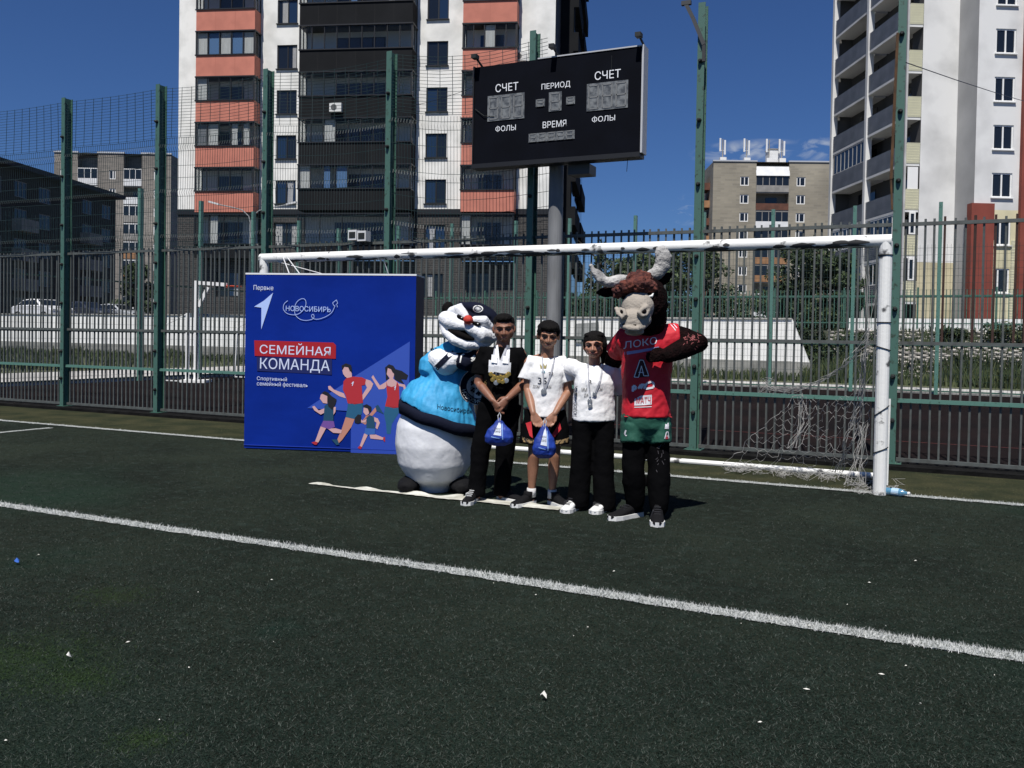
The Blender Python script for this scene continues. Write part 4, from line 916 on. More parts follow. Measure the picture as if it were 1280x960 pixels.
for k in range(9):   # balconies on its left flank
    m = BPAR[(k*2+1) % 4]; q = MB(); q.box(-1.1,0,2.5,6,0,1.1); q.build('side_balcony', m, tD, (-.002,0,ztop-4-2.8*k)); q = MB(); q.box(-.9,-.85,2.6,5.9,1.1,2.5); q.build('side_glazing', GLD, tD, (-.002,0,ztop-4-2.8*k))
P = at_depth(68,191,133); fB = Facade(P, CYAW+radians(1)); X = lambda px, py=240: fB.loc(px, py)[0]; ztop = fB.loc(150,192)[1]
far_block('grey brick nine-storey block seen through the wire mesh at left', P, CYAW+radians(1), X(213.5), ztop, 14, GBR, [X(75), X(136), X(192)], [(X(97), X(122)), (X(154.5), X(177))], fB.loc(140,224)[1], 11, 2.76, (1.0,1.35), 8, False, parmap=[0,0,2,2,3,3,0,0,0,2,1])
# antennas on the roof of the ochre block
def antenna(px, py, label, n):
    p = at_depth(px, 201, 141); rnd = random.Random(n); z = ztopD
    a = thing('roof_antenna', label, 'antenna', (p.x, p.y, z), CYAW, 'mobile antennas on the brick block roof')
    m = MB(); m.loft([(0,0,0),(0,0,4.2)], [.09,.09], 8, rounded=False); m.build('mast', BPAR[2], a)
    for k in range(n): m = MB(); x = -.45+k*.75; m.box(x-.13, x+.13, -.3, -.1, 2.2-.5*k, 4.3-.3*k); m.bar((x,-.1,2.4),(0,0,2.4),.08); m.build('panel', BPAR[0], a)
    m = MB(); m.box(-.5,.5,-.6,.2,.3,1.2); m.build('equipment_box', BPAR[0], a)
ztopD = fD.loc(920,202)[1]+2.0+.2
antenna(903,200,'white panel antenna at the left end of the brick block roof',2); antenna(933,200,'white panel antenna above the left windows of the brick block',2)
antenna(961,200,'tall thin white antenna just left of the roof hut',1); antenna(977,200,'white panel antenna just right of the roof hut',2)
p = at_depth(968,201,142); h_ = thing('roof_hut', 'small white equipment hut between the roof antennas', 'hut', (p.x,p.y,ztopD), CYAW); q = MB(); q.box(-.9,.9,0,2,0,2.9); q.build('walls', BPAR[0], h_); q = MB(); q.box(-1,1,-.1,2.1,2.9,3.05); q.build('roof', BPAR[2], h_)
# ---------------------------------------------------------- dark block at the left edge
def block_a():
    r = _R0; fw = Vector((sin(PSI), cos(PSI), 0)); near = r*(-48.6)+fw*62; far = r*(-45.3)+fw*100
    yaw = atan2(far.y-near.y, far.x-near.x); Lw = (far-near).length; rnd = random.Random(4)
    t = thing('apartment_block', 'dark low brick block in shade at the left edge with white window frames', 'apartment block', (near.x, near.y, 2.0), yaw)
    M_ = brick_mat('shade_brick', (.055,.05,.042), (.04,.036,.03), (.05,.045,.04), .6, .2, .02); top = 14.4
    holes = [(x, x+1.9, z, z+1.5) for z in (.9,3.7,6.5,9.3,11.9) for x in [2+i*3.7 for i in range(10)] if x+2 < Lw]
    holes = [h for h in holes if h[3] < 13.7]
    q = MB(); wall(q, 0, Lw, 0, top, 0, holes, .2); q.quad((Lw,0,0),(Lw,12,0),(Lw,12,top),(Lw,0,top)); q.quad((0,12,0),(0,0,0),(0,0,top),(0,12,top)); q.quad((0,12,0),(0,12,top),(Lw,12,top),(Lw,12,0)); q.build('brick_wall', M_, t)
    q = MB(); q.box(-.5, Lw+.5, -.9, 12.5, top, top+.45); q.add([(-.5,-.9,top+.455),(Lw+.5,-.9,top+.455),(Lw+.5,6,top+1.6),(-.5,6,top+1.6),(Lw+.5,12.5,top+.455),(-.5,12.5,top+.455)], [(0,1,2,3),(3,2,4,5)]); q.build('roof', mat('roof_dark', (.035,.035,.04), .8), t)
    for i, h in enumerate(holes): window(t, h[0], h[2], 1.9, 1.5, .1, mat('dim_white_frame', (.26,.26,.26), .6), .07, 3, GLD, None, 0, rnd)
    for z in (3.2, 6.0, 8.8):
        for x in (9.0, 20.1, 31.2): q = cached(('ba',), lambda: MB().box(0,2.6,-1,0,-.15,0).box(0,2.6,-1,-.94,0,1.0).box(0,.05,-.94,0,0,1).box(2.55,2.6,-.94,0,0,1).mesh('balcony', BPAR[2])); link('balcony', q, t, (x, -.002, z))
block_a()
# ============================================================ STREET THINGS
def car(label, px, py, dep, heading, col, group='cars parked on the street', kind='hatch'):
    p = at_depth(px, py, dep); t = thing('parked_car', label, 'car', (p.x, p.y, 2.0), CYAW+heading, group)
    body = mat('car_'+col[0], col[1], .25, spec=.6)
    prof = [(-2.1,.35),(-2.15,.75),(-2.0,.95),(-1.55,1.0),(-1.05,1.38),(-.3,1.46),(.35,1.42),(1.0,1.02),(1.8,.88),(2.1,.7),(2.12,.35)]
    q = MB(); n = len(prof); vs = []
    def hw(z): return .86 if z < 1.0 else .86-(z-1.0)*.42
    for s in (-1, 1): vs += [(x, s*hw(z), z) for x, z in prof]
    q.add(vs, [tuple(range(n)), tuple(range(2*n-1, n-1, -1))]+[(i, i+n, (i+1)%n+n, (i+1)%n) for i in range(n)])
    o = q.build('body', body, t)
    b = o.modifiers.new('b', 'BEVEL'); b.width = .06; b.segments = 2
    g = MB()
    for s in (-1, 1):
        y = s*.005
        for poly in ([(-1.38,1.02),(-1.0,1.32),(-.28,1.39),(-.28,1.03)], [(-.2,1.03),(-.2,1.39),(.3,1.36),(.82,1.03)]):
            g.add([(x, s*(hw(z)+.012), z) for x, z in poly], [(0,1,2,3) if s < 0 else (3,2,1,0)])
    g.add([(1.02,-.74,1.02),(1.02,.74,1.02),(.42,.66,1.395),(.42,-.66,1.395)], [(0,1,2,3)]); g.add([(-1.57,.76,1.03),(-1.57,-.76,1.03),(-1.10,-.68,1.37),(-1.10,.68,1.37)], [(0,1,2,3)]); g.build('windows', GLD, t)
    w = cached(('wheel',), lambda: (lambda m: (m.loft([(0,-.1,0),(0,.1,0)], [.31,.31], 18, ref=Vector((0,0,1)), rounded=False), m)[-1].mesh('wheel', mat('tyre', (.015,.015,.015), .9)))(MB()))
    rim = cached(('rim',), lambda: (lambda m: (m.loft([(0,-.11,0),(0,.11,0)], [.19,.19], 12, ref=Vector((0,0,1)), rounded=False), m)[-1].mesh('rim', mat('rim', (.4,.4,.42), .4)))(MB()))
    for x in (-1.35, 1.35):
        for s in (-1, 1): a = link('wheel', w, t, (x, s*.80, .31)); link('rim', rim, a)
    for s in (-1, 1): h = MB(); h.box(2.04, 2.12, s*.6-.16, s*.6+.16, .66, .80); h.build('headlight', BPAR[0], t); h = MB(); h.box(-2.14,-2.07, s*.66-.1, s*.66+.1, .7, .9); h.build('tail_light', REDW, t)
white = ('white', (.75,.76,.77)); dark = ('dark', (.03,.035,.05)); silver = ('silver', (.4,.42,.44))
car('white hatchback with a round roof parked behind the wall, leftmost car', 54, 395, 58, radians(-28), white)
car('dark car parked just right of the white hatchback', 108, 395, 62, radians(-24), dark)
car('silver car parked left of the fence lamp, rightmost car of the left row', 146, 395, 66, radians(-18), silver)
car('white car parked below the ochre brick block, behind the street railing', 930, 392, 66, radians(8), white)
car('dark car behind the railing, left of the white car', 898, 392, 68, radians(6), dark)
# twin street lamp
p = at_depth(312,395,47); lamp = thing('street_lamp', 'slim twin-armed street lamp in front of the white tower', 'street lamp', (p.x, p.y, 2.0), CYAW)
LM = mat('lamp_steel', (.28,.29,.29), .5); hz = at_depth(312,280,47).z-2
q = MB(); q.loft([(0,0,0),(0,0,hz)], [.085,.055], 10, rounded=False); q.build('mast', LM, lamp)
for s, dx, dz in ((-1,-1.75,1.0), (1,1.95,1.05)):
    q = MB(); q.tube([(0,0,hz-.02),(s*.10,0,hz+.4),(s*.45,0,hz+.72),(s*1.0,0,hz+.86),(dx,0,hz+dz)], .03); q.build('arm', LM, lamp)
    q = MB(); q.bar((dx-.05*s,0,hz+dz),(dx+s*.5,0,hz+dz+.14),.2,.09); q.build('lamp_head', mat('lamp_pale', (.6,.6,.6), .5), lamp)
# basketball stand and small goal on the court
p = on_ground(245,478); st_ = thing('basketball_stand', 'white steel basketball stand with a red ring on the rubber court', 'basketball hoop', (p.x, p.y, 0), CYAW)
q = MB(); q.box(-.055,.055,-.055,.055,0,2.88); q.build('post', WFRAME, st_); q = MB(); q.bar((.055,0,2.82),(.85,0,2.78),.10,.10); q.bar((.055,0,2.15),(.32,0,2.70),.09,.09); q.build('arm', WFRAME, st_)
q = MB(); q.tube([(1.05+.2*cos(a*pi/8), .2*sin(a*pi/8), 2.74) for a in range(17)], .015); q.bar((.85,0,2.76),(.87,0,2.70),.12); q.build('ring', mat('ring_red', (.5,.06,.02), .5), st_)
q = MB(); q.box(-.35,.35,-.3,.3,0,.08); q.build('base', WFRAME, st_)
p = on_ground(234,478); sg = thing('small_goal', 'small white handball goal on the rubber court behind the fence', 'goal', (p.x, p.y, 0), 0)
HGm = mat('small_goal_white', (.72,.73,.72), .5)
for dy in (0, 3.0): q = MB(); q.box(-.04,.04,-.04,.04,0,1.96); q.build('post', HGm, sg, (0,dy,0))
q = MB(); q.box(-.04,.04,.04,2.96,1.88,1.96); q.build('crossbar', mat('goal_band', (.25,.3,.3), .6), sg)
for dy in (0, 3.0): q = MB(); q.bar((-.04,dy,1.93),(-.9,dy,1.6),.03); q.bar((-.9,dy,1.6),(-1.0,dy,.03),.03); q.bar((-1.0,dy,.03),(0,dy,.03),.03); q.build('net_frame', HGm, sg)
# overhead cables
def cable(label, a, b, sag, r=.012):
    q = MB(); n = 14; a, b = Vector(a), Vector(b); pts = [a.lerp(b, i/n)-Vector((0,0,sag*4*(i/n)*(1-i/n))) for i in range(n+1)]; q.tube([p-a for p in pts], r, 5); return tag(q.build('overhead_cable', FRAME, None, tuple(a)), label, 'cable')
cable('thin black cable running right from the tall post past the right tower', at_v(1132,78,VF), at_depth(1400,140,40), .3, .006)
cable('thin cable crossing the white tower wall towards the scoreboard', at_v(492,136,VF-.05), at_v(594,108,VS+.1), .04, .003)
# ============================================================ TREES AND WEEDS
LEAF = [mat('leaf_a', (.030,.055,.018), .7, var=.3, scale=3), mat('leaf_b', (.055,.085,.028), .7, var=.3, scale=3), mat('leaf_c', (.018,.032,.012), .8)]
BARK = mat('bark', (.08,.065,.05), .95, var=.4, scale=5)
def leaves(mb, blobs, n, s, rnd, mats=3, gap=.0):
    tot = sum(b[3]*b[4]*b[5] for b in blobs)
    for (cx, cy, cz, rx, ry, rz) in blobs:
        k = int(n*rx*ry*rz/tot)
        mi = rnd.choice([0,0,1,2])
        for _ in range(k):
            while True:
                x, y, z = rnd.uniform(-1,1), rnd.uniform(-1,1), rnd.uniform(-1,1); d = x*x+y*y+z*z
                if d < 1 and (d > .25 or rnd.random() < .4): break
            q = s*rnd.uniform(.6,1.5); c = Vector((cx+x*rx, cy+y*ry, cz+z*rz)); a = Vector([rnd.gauss(0,1) for _ in range(3)]).normalized(); b = a.cross(Vector([rnd.gauss(0,1) for _ in range(3)])).normalized()
            mb.mi = mi if rnd.random() < .75 else rnd.randrange(mats)
            mb.add([c-a*q, c-b*q*.45, c+a*q, c+b*q*.45], [(0,1,2,3)])
    mb.mi = 0
def tree(label, px, dep, z0, top_px, w, seed, n=5000, leaf=.14, kind='round', name='tree', trunk=.3, skew=0):
    base = at_depth(px, 395, dep); top = at_depth(px, top_px, dep).z-z0; rnd = random.Random(seed)
    t = thing(name, label, 'tree', (base.x, base.y, z0), CYAW, 'trees along the street')
    q = MB(); lean = rnd.uniform(-.3,.3)
    q.loft([(0,0,-.1),(lean*.3,0,top*.3),(lean,0,top*.65),(lean*1.2,.1,top*.95)], [trunk*.6,trunk*.45,trunk*.28,.03], 8, rounded=False)
    for k in range(7):
        z = top*rnd.uniform(.3,.75); a = rnd.uniform(0,2*pi); r = w*rnd.uniform(.5,.9)
        q.loft([(lean*.5,0,z),(lean*.5+cos(a)*r*.5,sin(a)*r*.5,z+top*.10),(lean*.5+cos(a)*r,sin(a)*r,z+top*.2)], [trunk*.2,trunk*.12,.02], 6, rounded=False)
    q.build('trunk', BARK, t)
    blobs = []
    for k in range(44):
        z = rnd.uniform(.04,.95); a = rnd.uniform(0,2*pi)
        rr = w*(sin(pi*min(1, z*.9+.08))**.7 if kind == 'round' else (1.05-z))*rnd.uniform(.35,.95)
        s = w*rnd.uniform(.18,.40)*(1 if kind == 'round' else (1.2-z)); blobs.append((cos(a)*rr+lean*z+skew*z, sin(a)*rr, top*z, s, s, s*.75))
    m = MB(); leaves(m, blobs, int(n*1.9), leaf, rnd); m.build('crown', LEAF, t)
tree('dark bushy tree at left, below the grey brick block', 170, 68, 2.0, 330, 1.6, 1, 3500, .12)
tree('sparse dark tree just right of the tower corner', 744, 60, 2.0, 292, 2.3, 2, 4200, .11, 'cone')
tree('dense tree whose crown shows above the woman and the costumed bull', 805, 58, 2.0, 318, 2.6, 3, 6500, .13)
tree('dense tree behind the tall post with the bracket', 868, 60, 2.0, 312, 3.4, 4, 5500, .13)
tree('tall dark tree left of the right tower', 1008, 60, 2.0, 304, 2.9, 5, 6000, .13)
tree('tree with drooping crown close to the right tower corner', 1042, 54, 2.0, 318, 1.7, 6, 4500, .12)
tree('low shrub-like tree below the ochre block', 955, 64, 2.0, 368, 2.6, 7, 3500, .11, trunk=.15)
tree('low dark tree at the foot of the white tower near the lamp', 690, 64, 2.0, 372, 1.8, 8, 2000, .11, trunk=.15)
def bush(label, px, v, z0, hgt, w, seed, n=1600, mats=LEAF, name='bush'):
    q = at_v(px, 420, v); rnd = random.Random(seed); t = thing(name, label, 'bush', (q.x, v, z0), CYAW, 'bushes on the bank')
    m = MB(); blobs = [(rnd.uniform(-w,w)*.7, rnd.uniform(-.5,.5), hgt*rnd.uniform(.25,.8), w*.4, w*.35, hgt*.3) for _ in range(9)]
    leaves(m, blobs, n, .07, rnd); m.build('foliage', mats, t); s = MB()
    for k in range(5): s.tube([(rnd.uniform(-.2,.2),0,-.05),(rnd.uniform(-w,w)*.6,0,hgt*.7)], .015, 5)
    s.build('stem', BARK, t)
GRN = [mat('weed_a', (.042,.066,.020), .8, var=.3, scale=2), mat('weed_b', (.075,.09,.035), .8), mat('weed_c', (.020,.035,.012), .8)]
bush('green bush where the white wall drops to the block bank', 1024, WV+1.2, .35, 1.7, 1.0, 11, 3000)
bush('second bush further right on the bank, behind the goal post', 1075, WV+2.8, .85, 1.1, .8, 12, 1600)
bush('leafy bush at the top of the bank near the right edge', 1262, WV+5.2, 1.5, .9, 1.0, 13, 1600, GRN)
bush('small bush at the top of the bank right of the post', 1190, WV+5.4, 1.6, .55, .7, 14, 900, GRN)
# weeds: nobody could count them
def weeds(name, u0, u1, v0, v1, n, h, zf, seed, m=GRN):
    rnd = random.Random(seed); q = MB()
    for _ in range(n):
        u, v = rnd.uniform(u0,u1), rnd.uniform(v0,v1); z = zf(u, v); 
        cl = .5+.5*sin(u*1.3+seed)*sin(u*.37+2); hh = h*rnd.uniform(.3,1)*(.35+.65*cl)
        dx, dy = rnd.gauss(0,.25)*hh, rnd.gauss(0,.2)*hh; w = rnd.uniform(.012,.035)
        q.mi = rnd.choice([0,0,1,2]); a = rnd.uniform(0,pi); cx, cy = cos(a)*w, sin(a)*w
        q.add([(u-cx,v-cy,z),(u+cx,v+cy,z),(u+dx*.5+cx,v+dy*.5+cy,z+hh*.6),(u+dx,v+dy,z+hh),(u+dx*.5-cx,v+dy*.5-cy,z+hh*.6)], [(0,1,2,3,4)])
    tag(q.build(name, m, None), kind='stuff')
weeds('weeds', -60, UE+1, WV-1.7, WV-.1, 9000, .7, lambda u, v: .02, 3)
weeds('weeds', UE+.5, 14, WV-1.6, WV+2.2, 9000, 1.0, lambda u, v: .02+max(0, (v-WV)*2/7), 5)
weeds('weeds', UE+1, 14, WV+3.5, EV, 4000, .5, lambda u, v: (v-WV)*2/7, 7)
weeds('weeds', -45, UL-6.2, 14, 32, 4000, .6, lambda u, v: .02, 8)
# ============================================================ PEOPLE
from mathutils.bvhtree import BVHTree
V3 = Vector
def cloud_tex(name, size, depth=2):
    t = bpy.data.textures.get(name) or bpy.data.textures.new(name, 'CLOUDS'); t.noise_scale = size; t.noise_depth = depth; return t
def organic(name, mb, m, parent, voxel=.008, sm=4, disp=0, dsize=.1, **tags):
    o = mb.build(name, m, parent, smooth=True, **tags)
    r = o.modifiers.new('r', 'REMESH'); r.mode = 'VOXEL'; r.voxel_size = voxel; r.use_smooth_shade = True
    if sm: s = o.modifiers.new('s', 'SMOOTH'); s.factor = .5; s.iterations = sm
    if disp: d = o.modifiers.new('d', 'DISPLACE'); d.texture = cloud_tex('c%g' % dsize, dsize); d.strength = disp; d.mid_level = .5
    return o
def wrinkle(o, rot=.0):
    # long thin creases: a second displacement sampled in a stretched, turned frame
    tx = cloud_tex('crease', .05, 3); e = bpy.data.objects.new('crease_space', None); COL.objects.link(e); e.parent = o; e.scale = (1, 1, 3.2); e.rotation_euler = (0, rot+.5, 0); e['kind'] = 'helper'
    d = o.modifiers.new('w', 'DISPLACE'); d.texture = tx; d.texture_coords = 'OBJECT'; d.texture_coords_object = e; d.strength = .009; d.mid_level = .5; bpy.context.view_layer.update()
def bvh(o):
    # surface in the parent's frame
    dg = bpy.context.evaluated_depsgraph_get(); e = o.evaluated_get(dg); me = e.to_mesh()
    b = BVHTree.FromPolygons([v.co.copy() for v in me.vertices], [tuple(p.vertices) for p in me.polygons]); e.to_mesh_clear(); return b
def stick(me, B, off=.003):
    for v in me.vertices:
        h = B.ray_cast(V3((v.co.x, -3, v.co.z)), V3((0,1,0)))
        v.co.y = (h[0].y if h[0] else -.1)-off-(-v.co.y if v.co.y < 0 else 0)*.0
    return me
def print_on(name, me, m, parent, B, off=.003):
    stick(me, B, off); me.materials.clear(); me.materials.append(m); return link(name, me, parent)
def poly_me(polys, sub=0):
    mb = MB()
    for p in polys:
        a = sum(p[i][0]*p[(i+1) % len(p)][1]-p[(i+1) % len(p)][0]*p[i][1] for i in range(len(p)))
        if a < 0: p = p[::-1]
        mb.add([(x, 0, z) for x, z in p], [tuple(range(len(p)))])
    me = bpy.data.meshes.new('print'); me.from_pydata(mb.v, [], mb.f)
    bm = bmesh.new(); bm.from_mesh(me); bmesh.ops.triangulate(bm, faces=bm.faces[:])
    for _ in range(sub): bmesh.ops.subdivide_edges(bm, edges=bm.edges[:], cuts=1, use_grid_fill=True)
    bm.to_mesh(me); bm.free(); return me
def disc(cx, cz, r0, r1, n=40, rings=5, sx=1, sz=1):
    mb = MB(); vs = [(cx+cos(2*pi*j/n)*(r0+(r1-r0)*i/rings)*sx, 0, cz+sin(2*pi*j/n)*(r0+(r1-r0)*i/rings)*sz) for i in range(rings+1) for j in range(n)]
    mb.add(vs, [(i*n+j, i*n+(j+1) % n, (i+1)*n+(j+1) % n, (i+1)*n+j) for i in range(rings) for j in range(n)])
    me = bpy.data.meshes.new('disc'); me.from_pydata(mb.v, [], mb.f); return me
def strokes(segs, w, step=.02):
    mb = MB()
    for a, b in segs:
        a, b = V3((a[0],0,a[1])), V3((b[0],0,b[1])); n = max(1, int((b-a).length/step)); t = (b-a).normalized(); s = V3((-t.z,0,t.x))*w/2
        vs = []
        for i in range(n+1): c = a.lerp(b, i/n); vs += [c-s, c+s]
        mb.add(vs, [(2*i, 2*i+1, 2*i+3, 2*i+2) for i in range(n)])
    me = bpy.data.meshes.new('strokes'); me.from_pydata(mb.v, [], mb.f); return me
def fit_text(body, x0, x1, z0, z1, bold=.02, slope=0):
    me = text_mesh(body, 1, bold=bold); xs = [v.co.x for v in me.vertices]; zs = [v.co.z for v in me.vertices]; a, b, w, h = min(xs), min(zs), max(xs)-min(xs), max(zs)-min(zs)
    for v in me.vertices: u = (v.co.x-a)/w; v.co = V3((x0+u*(x1-x0), 0, z0+(v.co.z-b)/h*(z1-z0)+slope*u))
    return me
# -------- materials
def skinmat(n, c): m = mat(n, c, .5, col2=tuple(v*.8 for v in c), scale=14, bump=.05); m.node_tree.nodes['Principled BSDF'].inputs['Subsurface Weight'].default_value = .08; m.node_tree.nodes['Principled BSDF'].inputs['Subsurface Radius'].default_value = (.02,.008,.004); return m
SK1 = skinmat('skin_tan', (.25,.11,.066)); SK2 = skinmat('skin_boy', (.34,.165,.10)); SK3 = skinmat('skin_woman', (.40,.19,.125))
HAIR = mat('hair_black', (.006,.005,.0045), .8, spec=.15, var=.4, scale=60, bump=.6, bscale=120, stretch=(1,1,.3))
BLKF = mat('black_cloth', (.0045,.0045,.005), .95, spec=.03, var=.25, scale=9, bump=.35, bscale=14); BLKT = mat('black_trouser', (.0035,.0035,.004), .95, spec=.03, bump=.3, bscale=10)
WHT = mat('white_cotton', (.80,.80,.80), .85, bump=.35, bscale=16); RIB = mat('ribbon_white', (.74,.75,.77), .6); RIBG = mat('ribbon_grey', (.35,.36,.40), .6)
GOLD = mat('medal_gold', (.62,.43,.12), .3, metal=.8); SILV = mat('medal_silver', (.6,.6,.6), .3, metal=.8)
SHOEB = mat('shoe_black', (.006,.006,.007), .8, spec=.15, bump=.3, bscale=60); SOLE = mat('shoe_sole', (.70,.70,.68), .6); SHOEW = mat('shoe_white', (.74,.74,.72), .6)
EYEW = mat('eye_dark_brown', (.035,.022,.016), .4); BROW = mat('brow_hair', (.035,.020,.014), .9); EYED = mat('eye_dark', (.005,.004,.004), .9, spec=.1); LIP = mat('lip', (.30,.11,.085), .5); TEETH = mat('teeth', (.42,.40,.36), .5)
SOCK = mat('sock_grey', (.55,.55,.54), .9, bump=.3, bscale=60); INKB = mat('shirt_ink', (.02,.02,.025), .8)
def head_geo(mb, c, R, s=1.0, jaw=1.0):
    H = lambda x, y, z: c+R@V3((x*s, y*s, z*s))
    E_ = lambda p, r: mb.ell(H(*p), tuple(q*s for q in r), R)
    E_((0,.015,.030),(.077,.094,.086)); E_((0,-.020,-.030),(.068*jaw,.070,.064)); E_((0,-.050,-.070),(.036*jaw,.030,.026)); E_((0,.0,-.05),(.062*jaw,.06,.042))
    for k in (-1, 1): E_((k*.040,-.060,-.020),(.022,.020,.024)); E_((k*.077,.012,-.008),(.010,.021,.032)); E_((k*.010,-.094,-.032),(.009,.010,.008))
    mb.loft([H(0,-.083,.022), H(0,-.096,-.006), H(0,-.106,-.028)], [.008*s,.010*s,.012*s], 8)
    mb.loft([H(-.052,-.066,.026), H(-.028,-.084,.032), H(0,-.083,.026), H(.028,-.084,.032), H(.052,-.066,.026)], [.007*s,.011*s,.009*s,.011*s,.007*s], 8, ref=V3((0,0,1)))
    mb.loft([H(-.024,-.076,-.056), H(0,-.087,-.053), H(.024,-.076,-.056)], [.005*s,.008*s,.005*s], 8, ref=V3((0,0,1)))
    mb.loft([H(-.018,-.074,-.066), H(0,-.084,-.066), H(.018,-.074,-.066)], [.005*s,.008*s,.005*s], 8, ref=V3((0,0,1)))
    return H
def face(parent, c, R, s, hair=HAIR, smile=False, brow=True):
    H = lambda x, y, z: c+R@V3((x*s, y*s, z*s))
    for k in (-1, 1):
        e = MB(); e.ell(H(k*.031,-.0775,.003), (.0115*s,.007*s,.0034*s), R@Matrix.Rotation(radians(k*4), 3, 'Y')); o = e.build('eye', EYEW, parent, smooth=True)
        e = MB(); e.loft([H(k*.019,-.083,.004), H(k*.031,-.0855,.0065), H(k*.043,-.080,.004)], [.0012*s,.0022*s,.0012*s], 6, ref=V3((0,0,1))); e.build('eyelashes', EYED, o, smooth=True)
        e = MB(); e.loft([H(k*.014,-.0905,.027), H(k*.032,-.0915,.034), H(k*.052,-.076,.028)], [.0020*s,.0032*s,.0016*s], 6, ref=V3((0,0,1))); e.build('eyebrow', BROW, parent, smooth=True)
    e = MB(); w = .030 if smile else .022; u = .008 if smile else 0
    e.loft([H(-w,-.078,-.058+u), H(0,-.0935,-.061), H(w,-.078,-.058+u)], [.003*s,.0055*s,.003*s], 8, ref=V3((0,0,1))); e.build('mouth', LIP, parent, smooth=True)
    if smile: e = MB(); e.loft([H(-.018,-.083,-.054), H(0,-.0935,-.0585), H(.018,-.083,-.054)], [.0015,.0025,.0015], 6, ref=V3((0,0,1))); e.build('teeth', TEETH, parent, smooth=True)
def hand(mb, wr, d, side, n, curl=1.0, s=1.0, thumb=1, spread=.0):
    # d: finger direction, side: towards the little finger, n: palm normal (fingers curl that way)
    d, side, n = V3(d).normalized(), V3(side).normalized(), V3(n).normalized(); wr = V3(wr); kn = wr+d*.085*s
    mb.loft([wr-d*.01*s, wr+d*.03*s, kn], [(.026*s,.019*s),(.036*s,.017*s),(.040*s,.014*s)], 12, ref=n)
    for i, L_ in enumerate((.068,.075,.070,.054)):
        o = (-.029+.0193*i)*s; p0 = kn+side*o-d*.004*s; a = .35*curl; pts = [p0]; dd = d.copy()+side*(i-1.5)*spread
        for seg in (.42,.33,.25):
            dd = (dd*cos(a)+n*sin(a)).normalized(); pts.append(pts[-1]+dd*L_*seg*s); a = .55*curl
        mb.loft(pts, [.0092*s,.0088*s,.0082*s,.0070*s], 8, ref=side)
    b = wr+d*.018*s-side*.028*s*thumb
    mb.loft([b, b-side*.022*s*thumb+d*.028*s+n*.006, b-side*.026*s*thumb+d*.056*s+n*.014, b-side*.018*s*thumb+d*.078*s+n*.022], [.014*s,.012*s,.010*s,.008*s], 8, ref=n)
def arm(mb, sh, el, wr, s=1.0, r=(.050,.043,.038,.040,.034,.025)):
    sh, el, wr = V3(sh), V3(el), V3(wr)
    mb.loft([sh, sh.lerp(el,.5), el, el.lerp(wr,.25), el.lerp(wr,.65), wr], [q*s for q in r], 12, ref=V3((0,1,.2)))
def leg(mb, hip, kn, an, s=1.0):
    hip, kn, an = V3(hip), V3(kn), V3(an)
    mb.loft([hip, hip.lerp(kn,.5), kn, kn.lerp(an,.28)+V3((0,.015,0)), kn.lerp(an,.7), an, an-V3((0,0,.06))], [.085*s,.070*s,.052*s,.055*s,.038*s,.032*s,.034*s], 14)
def torso(mb, cx, zb, zt, w, d, lean=(0,0)):
    k = (zt-zb)
    mb.loft([(cx,0,zb),(cx,0,zb+.25*k),(cx+lean[0]*.5,lean[1]*.5,zb+.5*k),(cx+lean[0],lean[1]-.005,zb+.80*k),(cx+lean[0],lean[1]+.005,zb+.96*k),(cx+lean[0],lean[1]+.01,zb+1.06*k)],
            [(w*.92,d),(w*.86,d*.92),(w*.90,d*.98),(w*1.0,d*1.05),(w*.86,d*.80),(w*.38,d*.5)], 20)
